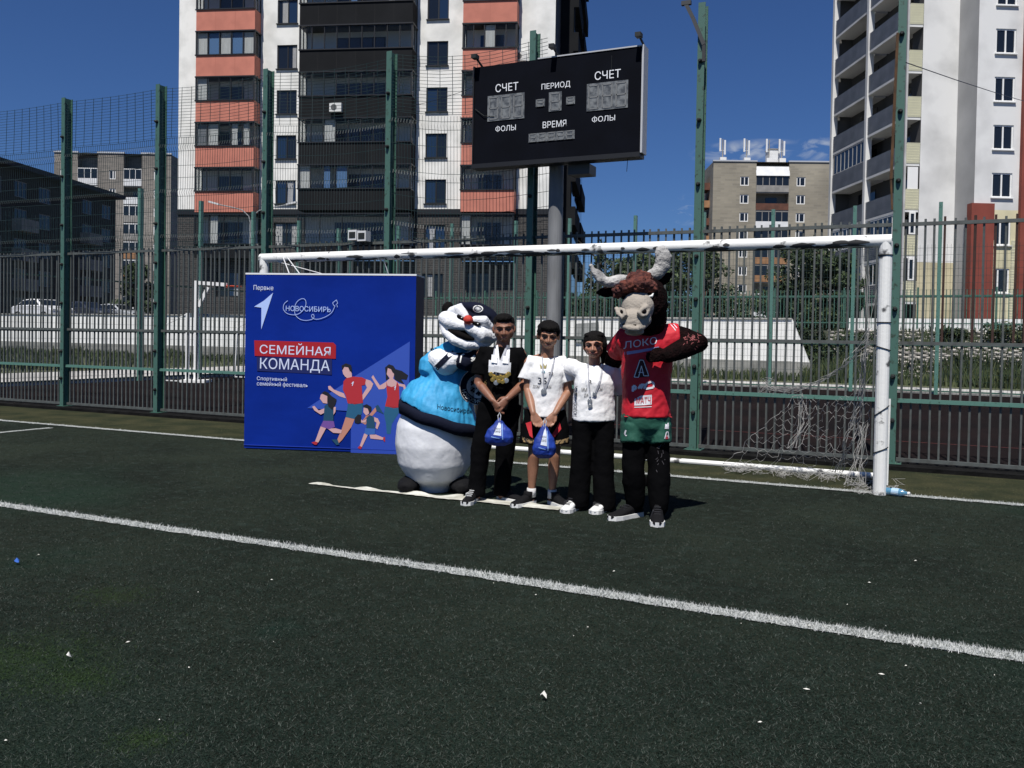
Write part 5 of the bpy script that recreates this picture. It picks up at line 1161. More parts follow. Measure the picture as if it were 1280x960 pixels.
def shoe(parent, heel, ang, L=.285, up=SHOEB, sole=SOLE, s=1.0, name='shoe', stripes=None):
    heel = V3((heel[0], heel[1], 0)); d = V3((sin(ang), -cos(ang), 0)); z = V3((0,0,1)); side = d.cross(z)
    m = MB(); prof = [(.0,.030,.048,.034),(.06,.034,.060,.040),(.30,.037,.066,.042),(.48,.041,.050,.034),(.72,.047,.036,.026),(.92,.040,.030,.020),(1.0,.024,.026,.014)]
    def sec(prof, m, n=14):
        vs = []; 
        for (t, w, zc, h) in prof:
            for j in range(n): a = 2*pi*j/n; vs.append(heel+d*(t*L*s)+side*cos(a)*w*s+z*(zc+sin(a)*h)*s)
        k = len(prof); fs = [(i*n+j, i*n+(j+1) % n, (i+1)*n+(j+1) % n, (i+1)*n+j) for i in range(k-1) for j in range(n)]
        m.add(vs, fs+[tuple(range(n))[::-1], tuple((k-1)*n+j for j in range(n))]); return m
    sec(prof, m); m.loft([heel+d*.075*s+z*.06*s, heel+d*.07*s+z*.115*s], [(.038*s,.045*s)]*2, 14, rounded=False)
    o = m.build(name, up, parent, smooth=True); b = MB(); vs = []; out = [(-.02,.0),(0,.030),(.25,.038),(.5,.040),(.74,.051),(.93,.043),(1.03,.0)]
    pts = [(t, w) for t, w in out]+[(t, -w) for t, w in out[-2:0:-1]]
    n = len(pts); vs = [heel+d*(t*L*s)+side*w*s*1.04+z*.001 for t, w in pts]+[heel+d*(t*L*s)+side*w*s*1.04+z*(.030+.012*max(0, t-.7)+.010*max(0,.3-t))*s for t, w in pts]
    b.add(vs, [tuple(range(n)), tuple(range(2*n-1, n-1, -1))]+[(i, i+n, (i+1) % n+n, (i+1) % n) for i in range(n)]); b.build('sole', sole, o)
    if stripes:
        q = MB()
        for k in range(3): q.loft([heel+d*(.12+.02*k)*s+side*.043*s+z*.035*s, heel+d*(.135+.02*k)*s+side*.030*s+z*.085*s], [.006*s,.005*s], 6)
        for k in range(4): q.bar(heel+d*(.12+.022*k)*s-side*.022*s+z*(.105-.012*k)*s, heel+d*(.12+.022*k)*s+side*.022*s+z*(.105-.012*k)*s, .006)
        q.build('laces', stripes, o)
    return o
def ribbon(parent, pts, w, m, B=None, off=.006, name='ribbon'):
    mb = MB(); P_ = [V3(p) for p in pts]; out = []
    for a, b in zip(P_[:-1], P_[1:]):
        n = max(1, int((b-a).length/.03)); out += [a.lerp(b, i/n) for i in range(n)]
    out.append(P_[-1]); vs = []
    for i, p in enumerate(out):
        t = (out[min(i+1, len(out)-1)]-out[max(i-1, 0)]).normalized(); s = V3((t.z,0,-t.x)); s = s.normalized()*w/2 if s.length > 1e-3 else V3((w/2,0,0))
        for q in (p-s, p+s):
            if B:
                h = B.ray_cast(V3((q.x,-3,q.z)), V3((0,1,0))); q = V3((q.x, (h[0].y if h[0] and h[0].y < q.y+.12 else q.y)-off, q.z))
            vs.append(q)
    mb.add(vs, [(2*i, 2*i+2, 2*i+3, 2*i+1) for i in range(len(out)-1)]); return mb.build(name, m, parent)
def medal(parent, x, z, r, m, B, off=.012):
    h = B.ray_cast(V3((x,-3,z)), V3((0,1,0))); y = (h[0].y if h[0] else -.12)-off; q = MB(); q.loft([(x,y,z),(x,y+.005,z)], [r,r], 20, ref=V3((0,0,1)), rounded=False); q.loft([(x,y-.002,z),(x,y,z)], [r*.62,r*.7], 16, ref=V3((0,0,1)), rounded=False)
    return q.build('medal', m, parent)
def bag(px_loc, label, w, h, rz=0, seedn=1):
    t = thing('drawstring_bag', label, 'bag', px_loc, CYAW+rz, 'blue drawstring gift bags')
    BB = mat('bag_blue', (.012,.05,.36), .6, col2=(.008,.03,.22), scale=6, bump=.5, bscale=12); m = MB()
    m.loft([(0,0,-.005),(0,0,-.05),(0,-.005,-h*.45),(0,-.01,-h*.72),(0,0,-h*.92),(0,0,-h)], [(.012,.012),(w*.20,.022),(w*.42,.042),(w*.52,.05),(w*.50,.042),(w*.38,.022)], 20)
    o = organic('bag_body', m, BB, t, .006, 2, .010, .05); B = bvh(o)
    R_ = poly_me([[(-w*.20,-h*.62),(w*.08,-h*.66),(w*.06,-h*.22),(-w*.02,-h*.16)]], 2); print_on('print_patch', R_, mat('bag_print', (.66,.72,.82), .6), t, B, .003)
    print_on('lettering', fit_text('СЕМЕЙНАЯ', -w*.18, w*.05, -h*.42, -h*.33, .03), INKB, t, B, .0055); print_on('lettering', fit_text('КОМАНДА', -w*.17, w*.05, -h*.54, -h*.45, .03), INKB, t, B, .0055)
    print_on('print_stripe', strokes([((w*.10,-h*.2),(w*.13,-h*.8)),((-w*.28,-h*.70),(w*.02,-h*.76))], .008), mat('bag_print2', (.2,.35,.7), .6), t, B, .003)
    c = MB(); c.tube([(-.006,-.01,-.03),(-.012,-.02,.02),(0,-.02,.05),(.012,-.02,.02),(.006,-.01,-.03)], .004); c.tube([(.004,-.015,-.03),(.012,-.035,-.09),(.006,-.05,-.14)], .004); c.build('cord', RIB, t)
    return t
# ---------------------------------------------------------- man in black
def place(px, py): p = on_ground(px, py); return p
def man():
    p = place(618, 626); t = thing('person', 'man in black wearing a bunch of medals, hands joined over a blue bag', 'person', (p.x, p.y, 0), CYAW, 'family posing in front of the goal')
    cx = .035; b = MB(); hc = V3((.058,-.015,1.492)); R = Matrix.Rotation(radians(-3), 3, 'Y')@Matrix.Rotation(radians(8), 3, 'X')@Matrix.Diagonal((1.14,1.08,1.0))
    torso(b, cx, .82, 1.30, .155, .10); b.loft([(cx,.02,1.27),(.05,.005,1.33),(.056,0,1.42)], [(.066,.062),(.060,.060),(.060,.060)], 14)
    head_geo(b, hc, R, 1.04, 1.06)
    sl, sr = V3((-.125,.01,1.275)), V3((.205,.01,1.275)); el, er = V3((-.155,-.02,1.02)), V3((.25,.0,1.03)); wl, wr = V3((-.025,-.19,.885)), V3((.095,-.195,.90))
    for s_ in (sl, sr): b.loft([(cx,.01,1.25), s_], [.075,.055], 12)
    arm(b, sl, el, wl, 1.05); arm(b, sr, er, wr, 1.05)
    hand(b, wl, (.55,-.25,-.80), (.2,-.1,-.3), (.6,.5,.0), .9, .95, 1); hand(b, wr, (-.62,-.25,-.72), (.3,-.2,-.6), (-.4,.6,-.3), .9, .95, 1)
    hl, hr = V3((cx-.085,.01,.84)), V3((cx+.085,.01,.84)); kl, kr = V3((-.125,-.03,.44)), V3((.085,0,.44)); al, ar = V3((-.155,-.03,.09)), V3((.065,.03,.09))
    leg(b, hl, kl, al); leg(b, hr, kr, ar); organic('body', b, SK1, t, .006, 3)
    g = MB(); torso(g, cx, .80, 1.295, .178, .122)
    for s_, e_ in ((sl, el), (sr, er)): g.loft([(cx,.01,1.235), s_+V3((0,0,-.004)), s_.lerp(e_,.35), s_.lerp(e_,.72)], [(.10,.08),(.073,.068),(.070,.066),(.074,.064)], 14, rounded=False)
    sh_ = organic('tshirt', g, BLKF, t, .008, 3, .018, .11); wrinkle(sh_); B = bvh(sh_)
    g = MB(); g.loft([(cx,.01,.95),(cx,.01,.88),(cx,.01,.80)], [(.155,.112),(.165,.118),(.15,.115)], 18)
    for h_, k_, a_ in ((hl,kl,al),(hr,kr,ar)): g.loft([h_, h_.lerp(k_,.5), k_, k_.lerp(a_,.5), a_+V3((0,0,.03)), a_+V3((0,0,-.04))], [(.105,.105),(.092,.092),(.084,.084),(.076,.078),(.074,.078),(.078,.084)], 16, rounded=False)
    organic('trousers', g, BLKT, t, .010, 3, .02, .12)
    h = MB(); HH = lambda x, y, z: hc+R@V3((x*1.04, y*1.04, z*1.04)); h.ell(HH(0,.024,.054), (.084,.098,.077), R); h.ell(HH(0,.050,.0), (.080,.066,.078), R); h.ell(HH(0,-.012,.092), (.066,.078,.040), R); organic('hair', h, HAIR, t, .006, 2, .010, .02); face(t, hc, R, 1.04)
    shoe(t, (-.155,.015), radians(-18), .29, SHOEB, SOLE, 1, stripes=SOLE); shoe(t, (.035,.07), radians(52), .29, SHOEB, SOLE, 1)
    # medals: white ribbons and award cards, gold discs below
    for k, (x0, x1) in enumerate([(-.01,-.035),(-.005,-.01),(.0,.02),(.095,.05),(.10,.08),(.105,.10),(.09,.03)]): ribbon(t, [(x0+.005*k*0,-.06,1.352),(x1,-.12,1.20),(x1+.01,-.12,1.10)], .017, RIB if k % 3 else RIBG, B, .006+.002*k)
    cards = [(-.045,.97+.20,.046,.10),(.003,1.175,.05,.10),(.052,1.165,.05,.095),(.098,1.16,.044,.09),(-.02,1.235,.05,.06),(.075,1.23,.05,.055)]
    for k, (x, z, w, hh) in enumerate(cards):
        me = poly_me([[(x-w/2,z-hh/2),(x+w/2,z-hh/2-.006),(x+w/2+.004,z+hh/2),(x-w/2+.003,z+hh/2+.006)]], 1); print_on('award_card', me, RIB, t, B, .022+.002*k)
    for k, (x, z, m_) in enumerate([(-.045,1.105,GOLD),(-.015,1.085,GOLD),(.012,1.075,GOLD),(.038,1.085,GOLD),(.062,1.080,GOLD),(.088,1.095,GOLD),(.105,1.11,GOLD),(.0,1.035,SILV),(.055,1.045,GOLD),(.085,1.055,SILV),(.025,1.05,GOLD),(-.03,1.06,GOLD)]): medal(t, x, z, .019 if m_ is GOLD else .022, m_, B, .030+.002*k)
    print_on('shirt_lettering', (lambda me: ([setattr(v, 'co', V3((-.085+(v.co.z)*.0+v.co.x*0+ (v.co.z-1.0)*-1, 0, .95+v.co.x))) for v in me.vertices], me)[1])(fit_text('МЫ', 0, .1, 1.0, 1.035, .0)), mat('ink_ochre', (.22,.15,.05), .8), t, B)
    q = t.matrix_basis; wpos = V3((p.x, p.y, 0)) + _R0*.035 + V3((_F.x, _F.y, 0)).normalized()*(-.285); bag((wpos.x, wpos.y, .745), 'blue drawstring bag held by the man in black at his thighs', .235, .215)
    return t
# ---------------------------------------------------------- teenage boy
def boy():
    p = place(677, 631); t = thing('person', 'teenage boy in white T-shirt and black and red shorts, both hands on a blue bag', 'person', (p.x, p.y, 0), CYAW, 'family posing in front of the goal')
    X = lambda px: (px-677)/147; Z = lambda py: (631-py)/147
    cx = .02; b = MB(); hc = V3((X(681.5),-.02,Z(419.5))); R = Matrix.Rotation(radians(2), 3, 'Y')@Matrix.Rotation(radians(12), 3, 'X')@Matrix.Diagonal((1.17,1.10,1.0)); s = .99
    torso(b, cx, .80, 1.215, .122, .080); b.loft([(cx,.02,1.20),(.025,.005,1.27),(.03,0,1.36)], [(.060,.058),(.053,.055),(.053,.055)], 14); head_geo(b, hc, R, s, .95)
    sl, sr = V3((cx-.145,.01,1.215)), V3((cx+.145,.01,1.215)); el, er = V3((X(657),0,.985)), V3((X(708),.0,.97)); wl, wr = V3((X(664),-.15,.79)), V3((X(690),-.155,.79))
    for s_ in (sl, sr): b.loft([(cx,.01,1.18), s_], [.058,.044], 12)
    arm(b, sl, el, wl, .95); arm(b, sr, er, wr, .95)
    hand(b, wl, (.55,-.15,-.80), (-.8,-.2,-.5), (.4,-.3,-.5), .7, .9, -1); hand(b, wr, (-.60,-.15,-.75), (.8,-.2,-.5), (-.4,-.2,-.5), .7, .9, -1)
    hl, hr = V3((cx-.075,.01,.80)), V3((cx+.075,.01,.80)); kl, kr = V3((X(666),-.02,.42)), V3((X(692),-.02,.42)); al, ar = V3((X(664),.02,.095)), V3((X(690),.02,.085))
    leg(b, hl, kl, al, .92); leg(b, hr, kr, ar, .92); organic('body', b, SK2, t, .006, 3)
    g = MB(); g.loft([(cx,0,.755),(cx,0,.90),(cx,0,1.02),(cx,-.002,1.13),(cx,.005,1.195),(cx,.01,1.245)], [(.158,.115),(.150,.108),(.150,.108),(.158,.112),(.140,.092),(.062,.06)], 22, rounded=False)
    for s_, e_ in ((sl, el), (sr, er)): g.loft([(cx,.01,1.165), s_+V3((0,0,-.004)), s_.lerp(e_,.35), s_.lerp(e_,.66)+V3((.012 if s_ is sr else -.012,0,0))], [(.09,.075),(.066,.06),(.068,.062),(.078,.064)], 14, rounded=False)
    sh_ = organic('tshirt', g, WHT, t, .008, 3, .012, .10); wrinkle(sh_); B = bvh(sh_)
    g = MB(); g.loft([(cx,.01,.86),(cx,.01,.79),(cx,.01,.74)], [(.140,.105),(.15,.11),(.14,.105)], 18)
    for h_, k_ in ((hl,kl),(hr,kr)):
        dx = -.02 if h_ is hl else .02; g.loft([h_, h_.lerp(k_,.35)+V3((dx,0,0)), h_.lerp(k_,.74)+V3((dx*1.4,0,0))], [(.095,.10),(.100,.10),(.105,.105)], 16, rounded=False)
    sho = organic('shorts', g, BLKT, t, .010, 2, .014, .10); BS = bvh(sho)
    RED = mat('shorts_red', (.50,.02,.03), .8); LEO = mat('leopard', (.30,.20,.09), .8, col2=(.02,.015,.01), scale=55, contrast=(.48,.52))
    print_on('red_panel', poly_me([[(X(655),.70),(X(660),.60),(X(664),.58),(X(662),.72)]], 2), RED, t, BS); print_on('red_panel', poly_me([[(X(697),.72),(X(699),.66),(X(690),.58),(X(686),.59)]], 2), RED, t, BS)
    for k in (-1, 1): print_on('leopard_hem', poly_me([[(cx+k*.028,.525),(cx+k*.185,.545),(cx+k*.20,.585),(cx+k*.10,.565),(cx+k*.035,.555)]], 3), LEO, t, BS)
    h = MB(); HH = lambda x, y, z: hc+R@V3((x*s, y*s, z*s)); h.ell(HH(0,.022,.055), (.082,.098,.076), R); h.ell(HH(0,.055,.0), (.080,.062,.075), R); h.ell(HH(.005,-.030,.080), (.070,.070,.036), R); h.ell(HH(-.062,-.0,.04), (.022,.05,.045), R); h.ell(HH(.062,-.0,.04), (.022,.05,.045), R); organic('hair', h, HAIR, t, .006, 2, .012, .02); face(t, hc, R, s)
    for a_ in (al, ar): q = MB(); q.loft([a_+V3((0,0,.045)), a_+V3((0,0,-.03))], [(.038,.042),(.040,.046)], 14, rounded=False); q.build('sock', SOCK, t, smooth=True)
    shoe(t, (X(667),.045), radians(-42), .27, SHOEB, SOLE, 1); shoe(t, (X(688),.045), radians(34), .27, SHOEB, SOLE, 1)
    ribbon(t, [(X(674),-.05,1.262),(X(675.5),-.1,1.1),(X(677),-.1,1.0)], .012, RIBG, B); ribbon(t, [(X(690),-.05,1.262),(X(685),-.1,1.12),(X(678),-.1,.99)], .014, RIBG, B, .008); medal(t, X(676.5), Z(488), .024, SILV, B)
    cr = [(X(672),Z(460)),(X(671),Z(454)),(X(673.5),Z(457)),(X(675.5),Z(453)),(X(677.5),Z(457)),(X(680),Z(454)),(X(679),Z(460))]; print_on('crown_print', poly_me([cr], 1), mat('ink_gold', (.32,.27,.10), .8), t, B); print_on('drop_print', disc(X(675.5), Z(464), 0, .014, 16, 2), mat('ink_teal', (.03,.16,.22), .8), t, B)
    print_on('shirt_lettering', fit_text('35', X(669), X(680), Z(479), Z(471), .02), INKB, t, B, .004); print_on('shirt_lettering', fit_text('ДОМ', X(663), X(671), Z(485), Z(480.5), .02), INKB, t, B, .004); print_on('shirt_lettering', fit_text('МАМ', X(678), X(685.5), Z(484.5), Z(480.5), .02), INKB, t, B, .004); print_on('shirt_lettering', fit_text('72', X(682), X(688), Z(468), Z(464), .02), INKB, t, B, .004)
    print_on('sleeve_badge', poly_me([[(X(706),Z(463)),(X(711),Z(463.5)),(X(711.4),Z(459.5)),(X(706.4),Z(459))]], 1), mat('badge_red', (.45,.08,.12), .8), t, B, .004)
    w = V3((p.x, p.y, 0)) + _R0*X(677.5) + V3((_F.x, _F.y, 0)).normalized()*(-.235); bag((w.x, w.y, Z(526)), 'blue drawstring bag hanging from the boy\'s hands in front of his shorts', .19, .27, .1)
    return t
# ---------------------------------------------------------- woman
def woman():
    p = place(738, 638); t = thing('person', 'smiling woman in white T-shirt and wide black trousers with medals, arm round the boy', 'person', (p.x, p.y, 0), CYAW, 'family posing in front of the goal')
    X = lambda px: (px-738)/151; Z = lambda py: (638-py)/151
    cx = .012; b = MB(); hc = V3((X(739),-.02,Z(432.5))); R = Matrix.Rotation(radians(-2), 3, 'Y')@Matrix.Rotation(radians(-14), 3, 'Z')@Matrix.Rotation(radians(2), 3, 'X')@Matrix.Diagonal((1.17,1.10,1.0)); s = .97
    torso(b, cx, .76, 1.16, .120, .078); b.loft([(cx,.02,1.15),(.01,.005,1.22),(.008,0,1.30)], [(.055,.052),(.048,.050),(.047,.050)], 14); head_geo(b, hc, R, s, .93)
    sl, sr = V3((cx-.135,.015,1.165)), V3((cx+.145,.015,1.165)); el, er = V3((X(708),.26,1.19)), V3((X(779),.14,1.02)); wl, wr = V3((X(680),.33,1.26)), V3((X(800),.27,.96))
    for s_ in (sl, sr): b.loft([(cx,.01,1.13), s_], [.055,.042], 12)
    arm(b, sl, el, wl, .88); arm(b, sr, er, wr, .88)
    hand(b, wl, (-.90,-.32,.10), (0,.9,0), (-.1,-.4,-.6), .5, .85, 1, .08); hand(b, wr, (.7,.3,-.2), (0,.3,-1), (.2,-1,0), .8, .85)
    hl, hr = V3((cx-.08,.01,.76)), V3((cx+.08,.01,.76)); kl, kr = V3((X(725),0,.40)), V3((X(753),-.01,.40)); al, ar = V3((X(723),.02,.08)), V3((X(755),-.02,.07))
    leg(b, hl, kl, al, .95); leg(b, hr, kr, ar, .95); organic('body', b, SK3, t, .006, 3)
    g = MB(); g.loft([(cx,0,.745),(cx,0,.85),(cx,0,.95),(cx,-.004,1.06),(cx,.005,1.14),(cx,.01,1.195)], [(.178,.128),(.172,.124),(.168,.12),(.170,.124),(.150,.10),(.064,.062)], 22, rounded=False)
    g.loft([(cx,.01,1.115), sl+V3((0,0,-.004)), sl.lerp(el,.45), sl.lerp(el,.8)], [(.09,.075),(.068,.064),(.070,.066),(.074,.07)], 14, rounded=False); g.loft([(cx,.01,1.105), sr+V3((0,0,-.006)), sr.lerp(er,.5)+V3((0,-.02,-.01)), sr.lerp(er,.95)+V3((.0,-.02,-.02))], [(.09,.08),(.076,.070),(.082,.074),(.092,.075)], 14, rounded=False)
    sh_ = organic('tshirt', g, WHT, t, .008, 3, .014, .10); wrinkle(sh_, .5); B = bvh(sh_)
    g = MB(); g.loft([(cx,.01,.86),(cx,.01,.80),(cx,.01,.72)], [(.145,.112),(.158,.12),(.158,.12)], 18)
    for h_, k_, a_ in ((hl,kl,al),(hr,kr,ar)): g.loft([h_, h_.lerp(k_,.5), k_, k_.lerp(a_,.5), a_+V3((0,0,.03)), a_+V3((0,.01,-.045))], [(.098,.104),(.088,.094),(.086,.090),(.088,.092),(.092,.096),(.096,.10)], 18, rounded=False)
    organic('trousers', g, BLKT, t, .010, 3, .02, .12)
    h = MB(); HH = lambda x, y, z: hc+R@V3((x*s, y*s, z*s)); h.ell(HH(0,.024,.050), (.082,.099,.078), R); h.ell(HH(0,.048,-.01), (.088,.070,.085), R); h.ell(HH(-.032,.0,.092), (.044,.058,.024), R); h.ell(HH(.032,.0,.092), (.044,.058,.024), R); h.ell(HH(-.070,.012,.022), (.014,.040,.045), R); h.ell(HH(.072,.012,.015), (.016,.046,.055), R)
    h.loft([HH(.045,.075,-.05), HH(.06,.095,-.11), HH(.05,.085,-.17)], [.040,.034,.020], 12); organic('hair', h, HAIR, t, .005, 2, .008, .02); face(t, hc, R, s, smile=True)
    shoe(t, (X(722),.06), radians(-30), .245, SHOEW, SHOEW, 1, stripes=INKB); shoe(t, (X(759),.03), radians(-34), .245, SHOEW, SHOEW, 1, stripes=INKB)
    COL_ = mat('collar_grey', (.30,.31,.36), .9); print_on('collar', poly_me([[(X(729),Z(453)),(X(741),Z(455)),(X(743),Z(458)),(X(739),Z(462)),(X(734),Z(461)),(X(730),Z(457))]], 1), COL_, t, B, .0035) if 0 else None
    for (a, m_) in (((X(729),X(728),X(733)), RIB), ((X(731),X(731),X(733.5)), RIBG), ((X(747.5),X(743),X(736)), RIB), ((X(749.5),X(745.5),X(738)), RIBG)):
        ribbon(t, [(a[0],-.05,1.215),(a[1],-.1,1.08),(a[2],-.1,.95)], .012, m_, B, .008)
    medal(t, X(733), Z(500), .020, SILV, B); medal(t, X(733.5), Z(505.5), .019, SILV, B, .016); medal(t, X(738.5), Z(491), .017, SILV, B)
    for (x0, x1, z0, z1, sx) in ((723,729,489,484,'ММ'),(730,735,478,474,'2'),(741,748,488,483,'ДОМ'),(726,731,496,491,'ДА')): print_on('shirt_lettering', fit_text(sx, X(x0), X(x1), Z(z0), Z(z1), .03), INKB, t, B, .004)
    print_on('shirt_lettering', (lambda me: ([setattr(v, 'co', V3((X(718)-(v.co.z-1.0), 0, Z(520)+v.co.x))) for v in me.vertices], me)[1])(fit_text('НОВОСИБИРСК', 0, .25, 1.0, 1.025, .0)), INKB, t, B, .004)
    return t
# ---------------------------------------------------------- person in the white snowman costume
NAVY = mat('navy_cloth', (.008,.010,.022), .9, spec=.1, bump=.3, bscale=20); TEALJ = mat('jersey_cyan', (.035,.33,.60), .65, col2=(.028,.27,.52), scale=5, bump=.4, bscale=14)
FLEECE = mat('white_fleece', (.76,.77,.80), .95, bump=.5, bscale=40); QUILT = mat('white_quilted', (.74,.75,.77), .45, bump=.35, bscale=9, col2=(.66,.67,.70), scale=6)
def snowman():
    p = place(541, 613); K = 137.0; t = thing('costumed_person', 'person in a round white snowman costume with blue jersey, dark cap and red nose', 'costumed person', (p.x, p.y, 0), CYAW, 'people in animal and snowman costumes')
    X = lambda px: (px-541)/K; Z = lambda py: (613-py)/K
    g = MB(); g.loft([(X(543),0,.06),(X(543),0,.12),(X(543),0,.25),(X(543),0,.42),(X(544),0,.58),(X(546),0,.72),(X(549),0,.84)], [(.17,.17),(.25,.25),(.335,.32),(.368,.35),(.362,.345),(.31,.30),(.20,.20)], 32)
    organic('belly', g, QUILT, t, .012, 8, .006, .09)
    for k, x in enumerate((517, 573)):
        g = MB(); g.loft([(X(x),.04,.08),(X(x)-(.03 if k == 0 else -.03),-.12,.075),(X(x)-(.05 if k == 0 else -.04),-.20,.06)], [(.10,.075),(.105,.07),(.085,.055)], 16, ref=V3((0,0,1))); organic('boot', g, SHOEB, t, .012, 3, .01, .05)
    # jersey: flares from the shoulders to a hem over the belly
    g = MB(); g.loft([(X(548),0,.70),(X(549),0,.77),(X(552),0,.88),(X(558),0,.98),(X(564),0,1.15),(X(568),0,1.26),(X(572),0,1.34)], [(.362,.36),(.352,.347),(.308,.302),(.25,.24),(.215,.20),(.18,.17),(.10,.11)], 36, rounded=False)
    g.loft([(X(560),.0,1.20),(X(547),-.02,1.20),(X(538),-.07,1.12)], [(.14,.14),(.125,.125),(.13,.12)], 20); g.v = [(x, y, z-(.30*(x-X(548))+.0)*max(0, min(1, (1.10-z)/.35))) for x, y, z in g.v]
    J = organic('jersey', g, TEALJ, t, .011, 4, .012, .13); B = bvh(J)
    # vertical folds through a stretched displacement
    tx_ = bpy.data.textures.new('folds', 'CLOUDS'); tx_.noise_scale = .075
    e = bpy.data.objects.new('fold_space', None); COL.objects.link(e); e.parent = J; e.scale = (1, 1, 6); e['kind'] = 'helper'; d = J.modifiers.new('f', 'DISPLACE'); d.texture = tx_; d.texture_coords = 'OBJECT'; d.texture_coords_object = e; d.strength = .04; d.mid_level = .5
    bpy.context.view_layer.update(); B = bvh(J)
    g = MB(); n = 48; vs = []
    for j in range(n):
        a = 2*pi*j/n; sl_ = .0
        for (z, rr, m_) in ((.605,.385,0),(.665,.392,0),(.715,.388,0),(.715,.35,0),(.605,.352,0)): dz = -.30*(cos(a)*rr)+(.006*sin(7*a)); vs.append((X(550)+cos(a)*rr, sin(a)*rr, z+dz))
    g.add(vs, [(5*j+i, 5*((j+1) % n)+i, 5*((j+1) % n)+(i+1) % 5, 5*j+(i+1) % 5) for j in range(n) for i in range(5)]); g.build('hem_band', NAVY, t, smooth=True)
    # sleeve, gloves
    g = MB(); g.ell((X(557),-.20,Z(452)), (.115,.10,.105), Matrix.Rotation(radians(20),3,'Y')); g.loft([(X(545),-.10,Z(446)),(X(557),-.2,Z(452)),(X(571),-.27,Z(447))], [.095,.11,.07], 16, ref=V3((0,0,1))); G_ = organic('glove', g, FLEECE, t, .010, 3, .012, .06); BG = bvh(G_)
    print_on('glove_stripe', strokes([((X(545.5),Z(458)),(X(566),Z(437)))], .048, .01), NAVY, t, BG, .004)
    g = MB(); g.loft([(X(574),-.27,Z(447)),(X(582),-.27,Z(450)),(X(592),-.26,Z(446))], [.075,.082,.06], 16, ref=V3((0,0,1))); g.loft([(X(596),-.20,1.27),(X(588),-.22,1.17)], [.09,.08], 14)
    C_ = organic('cuff', g, NAVY, t, .010, 3, .012, .05); BC = bvh(C_); print_on('cuff_trim', strokes([((X(575.5),Z(450)),(X(577),Z(441))),((X(577),Z(441)),(X(592),Z(433)))], .012, .01), SOLE, t, BC, .004); print_on('cuff_mark', strokes([((X(589),Z(448)),(X(594),Z(444))),((X(589),Z(445)),(X(593),Z(441)))], .016, .01), SOLE, t, BC, .004); print_on('cuff_lettering', fit_text('СК', X(568), X(575), Z(451), Z(445), .02, -.01), SOLE, t, bvh(G_), .005)
    print_on('sleeve_number', strokes([((X(537.5),Z(434)),(X(540.5),Z(435))),((X(537.5),Z(434)),(X(536.5),Z(438))),((X(536.5),Z(438)),(X(539.5),Z(439))),((X(539.5),Z(439)),(X(538.5),Z(443))),((X(543.5),Z(433)),(X(541.5),Z(438))),((X(541.5),Z(438)),(X(546),Z(438))),((X(546),Z(435)),(X(545),Z(442)))], .012, .01), NAVY, t, B, .004)
    # round emblem
    ex, ez, er = X(597.5), Z(480), .170
    print_on('emblem_ring', disc(ex, ez, .0, er, 48, 10), SOLE, t, B, .005); print_on('emblem_ring', disc(ex, ez, er*.64, er*.96, 48, 5), NAVY, t, B, .009)
    me = []
    for i, ch in enumerate('НОВОСИБИРСКАЯ'):
        a = radians(196+i*13.0); mt = text_mesh(ch, .046, bold=.02); w = max(v.co.x for v in mt.vertices) if len(mt.vertices) else .03
        for v in mt.vertices: x_, z_ = v.co.x-w/2, v.co.z-.016; rr = er*.80; v.co = V3((ex+cos(a)*rr+x_*cos(a+pi/2)-z_*sin(a+pi/2), 0, ez+sin(a)*rr+x_*sin(a+pi/2)+z_*cos(a+pi/2)))
        print_on('emblem_letter', mt, SOLE, t, B, .013)
    fl_ = []
    for k in range(6): a = radians(30+60*k); c_ = (ex+cos(a)*er*.5, ez+sin(a)*er*.5); fl_.append(((ex,ez), c_)); 
    for k in range(6):
        a = radians(30+60*k); m1 = (ex+cos(a)*er*.28, ez+sin(a)*er*.28)
        for s_ in (-1, 1): fl_.append((m1, (m1[0]+cos(a+s_*.8)*er*.2, m1[1]+sin(a+s_*.8)*er*.2)))
    print_on('snowflake', strokes(fl_, .018, .02), NAVY, t, B, .010)
    print_on('jersey_lettering', fit_text('Новосибирск', X(549), X(590), Z(507.5), Z(500.5), .0, -.055), NAVY, t, B, .005)
    # head
    hc = V3((X(586),-.16,Z(406))); R = Matrix.Rotation(radians(20), 3, 'Y')@Matrix.Rotation(radians(-6), 3, 'Z')@Matrix.Diagonal((1.10,1.05,1.10)); H = lambda x, y, z: hc+R@V3((x,y,z))
    g = MB(); g.ell(H(.01,.03,.02), (.205,.20,.175), R, 28, 18); g.ell(H(0,.02,-.10), (.15,.16,.09), R); organic('hood', g, NAVY, t, .010, 3)
    g = MB()
    g.loft([H(-.17,-.08,.055), H(-.105,-.145,.095), H(-.035,-.175,.060)], [.050,.062,.035], 16, ref=V3((0,1,0))); g.loft([H(.035,-.175,.060), H(.10,-.14,.085), H(.165,-.08,.05)], [.035,.055,.045], 16)
    g.loft([H(-.215,-.05,-.01), H(-.13,-.15,-.02), H(-.03,-.195,-.018)], [.065,.080,.045], 18); g.loft([H(.03,-.195,-.018), H(.12,-.15,-.03), H(.20,-.05,-.02)], [.045,.072,.06], 18)
    g.loft([H(-.205,-.05,-.055), H(-.14,-.135,-.115), H(-.05,-.18,-.145), H(.05,-.175,-.145), H(.13,-.12,-.115), H(.19,-.05,-.06)], [.045,.045,.047,.047,.045,.045], 18); g.ell(H(0,-.09,.02), (.16,.08,.09), R)
    organic('face', g, FLEECE, t, .008, 5, .002, .04)
    g = MB(); g.loft([H(-.125,-.165,-.085), H(-.04,-.200,-.088), H(.04,-.203,-.092), H(.085,-.185,-.086)], [.018,.030,.026,.012], 14, ref=V3((0,0,1))); g.build('mouth', EYED, t, smooth=True)
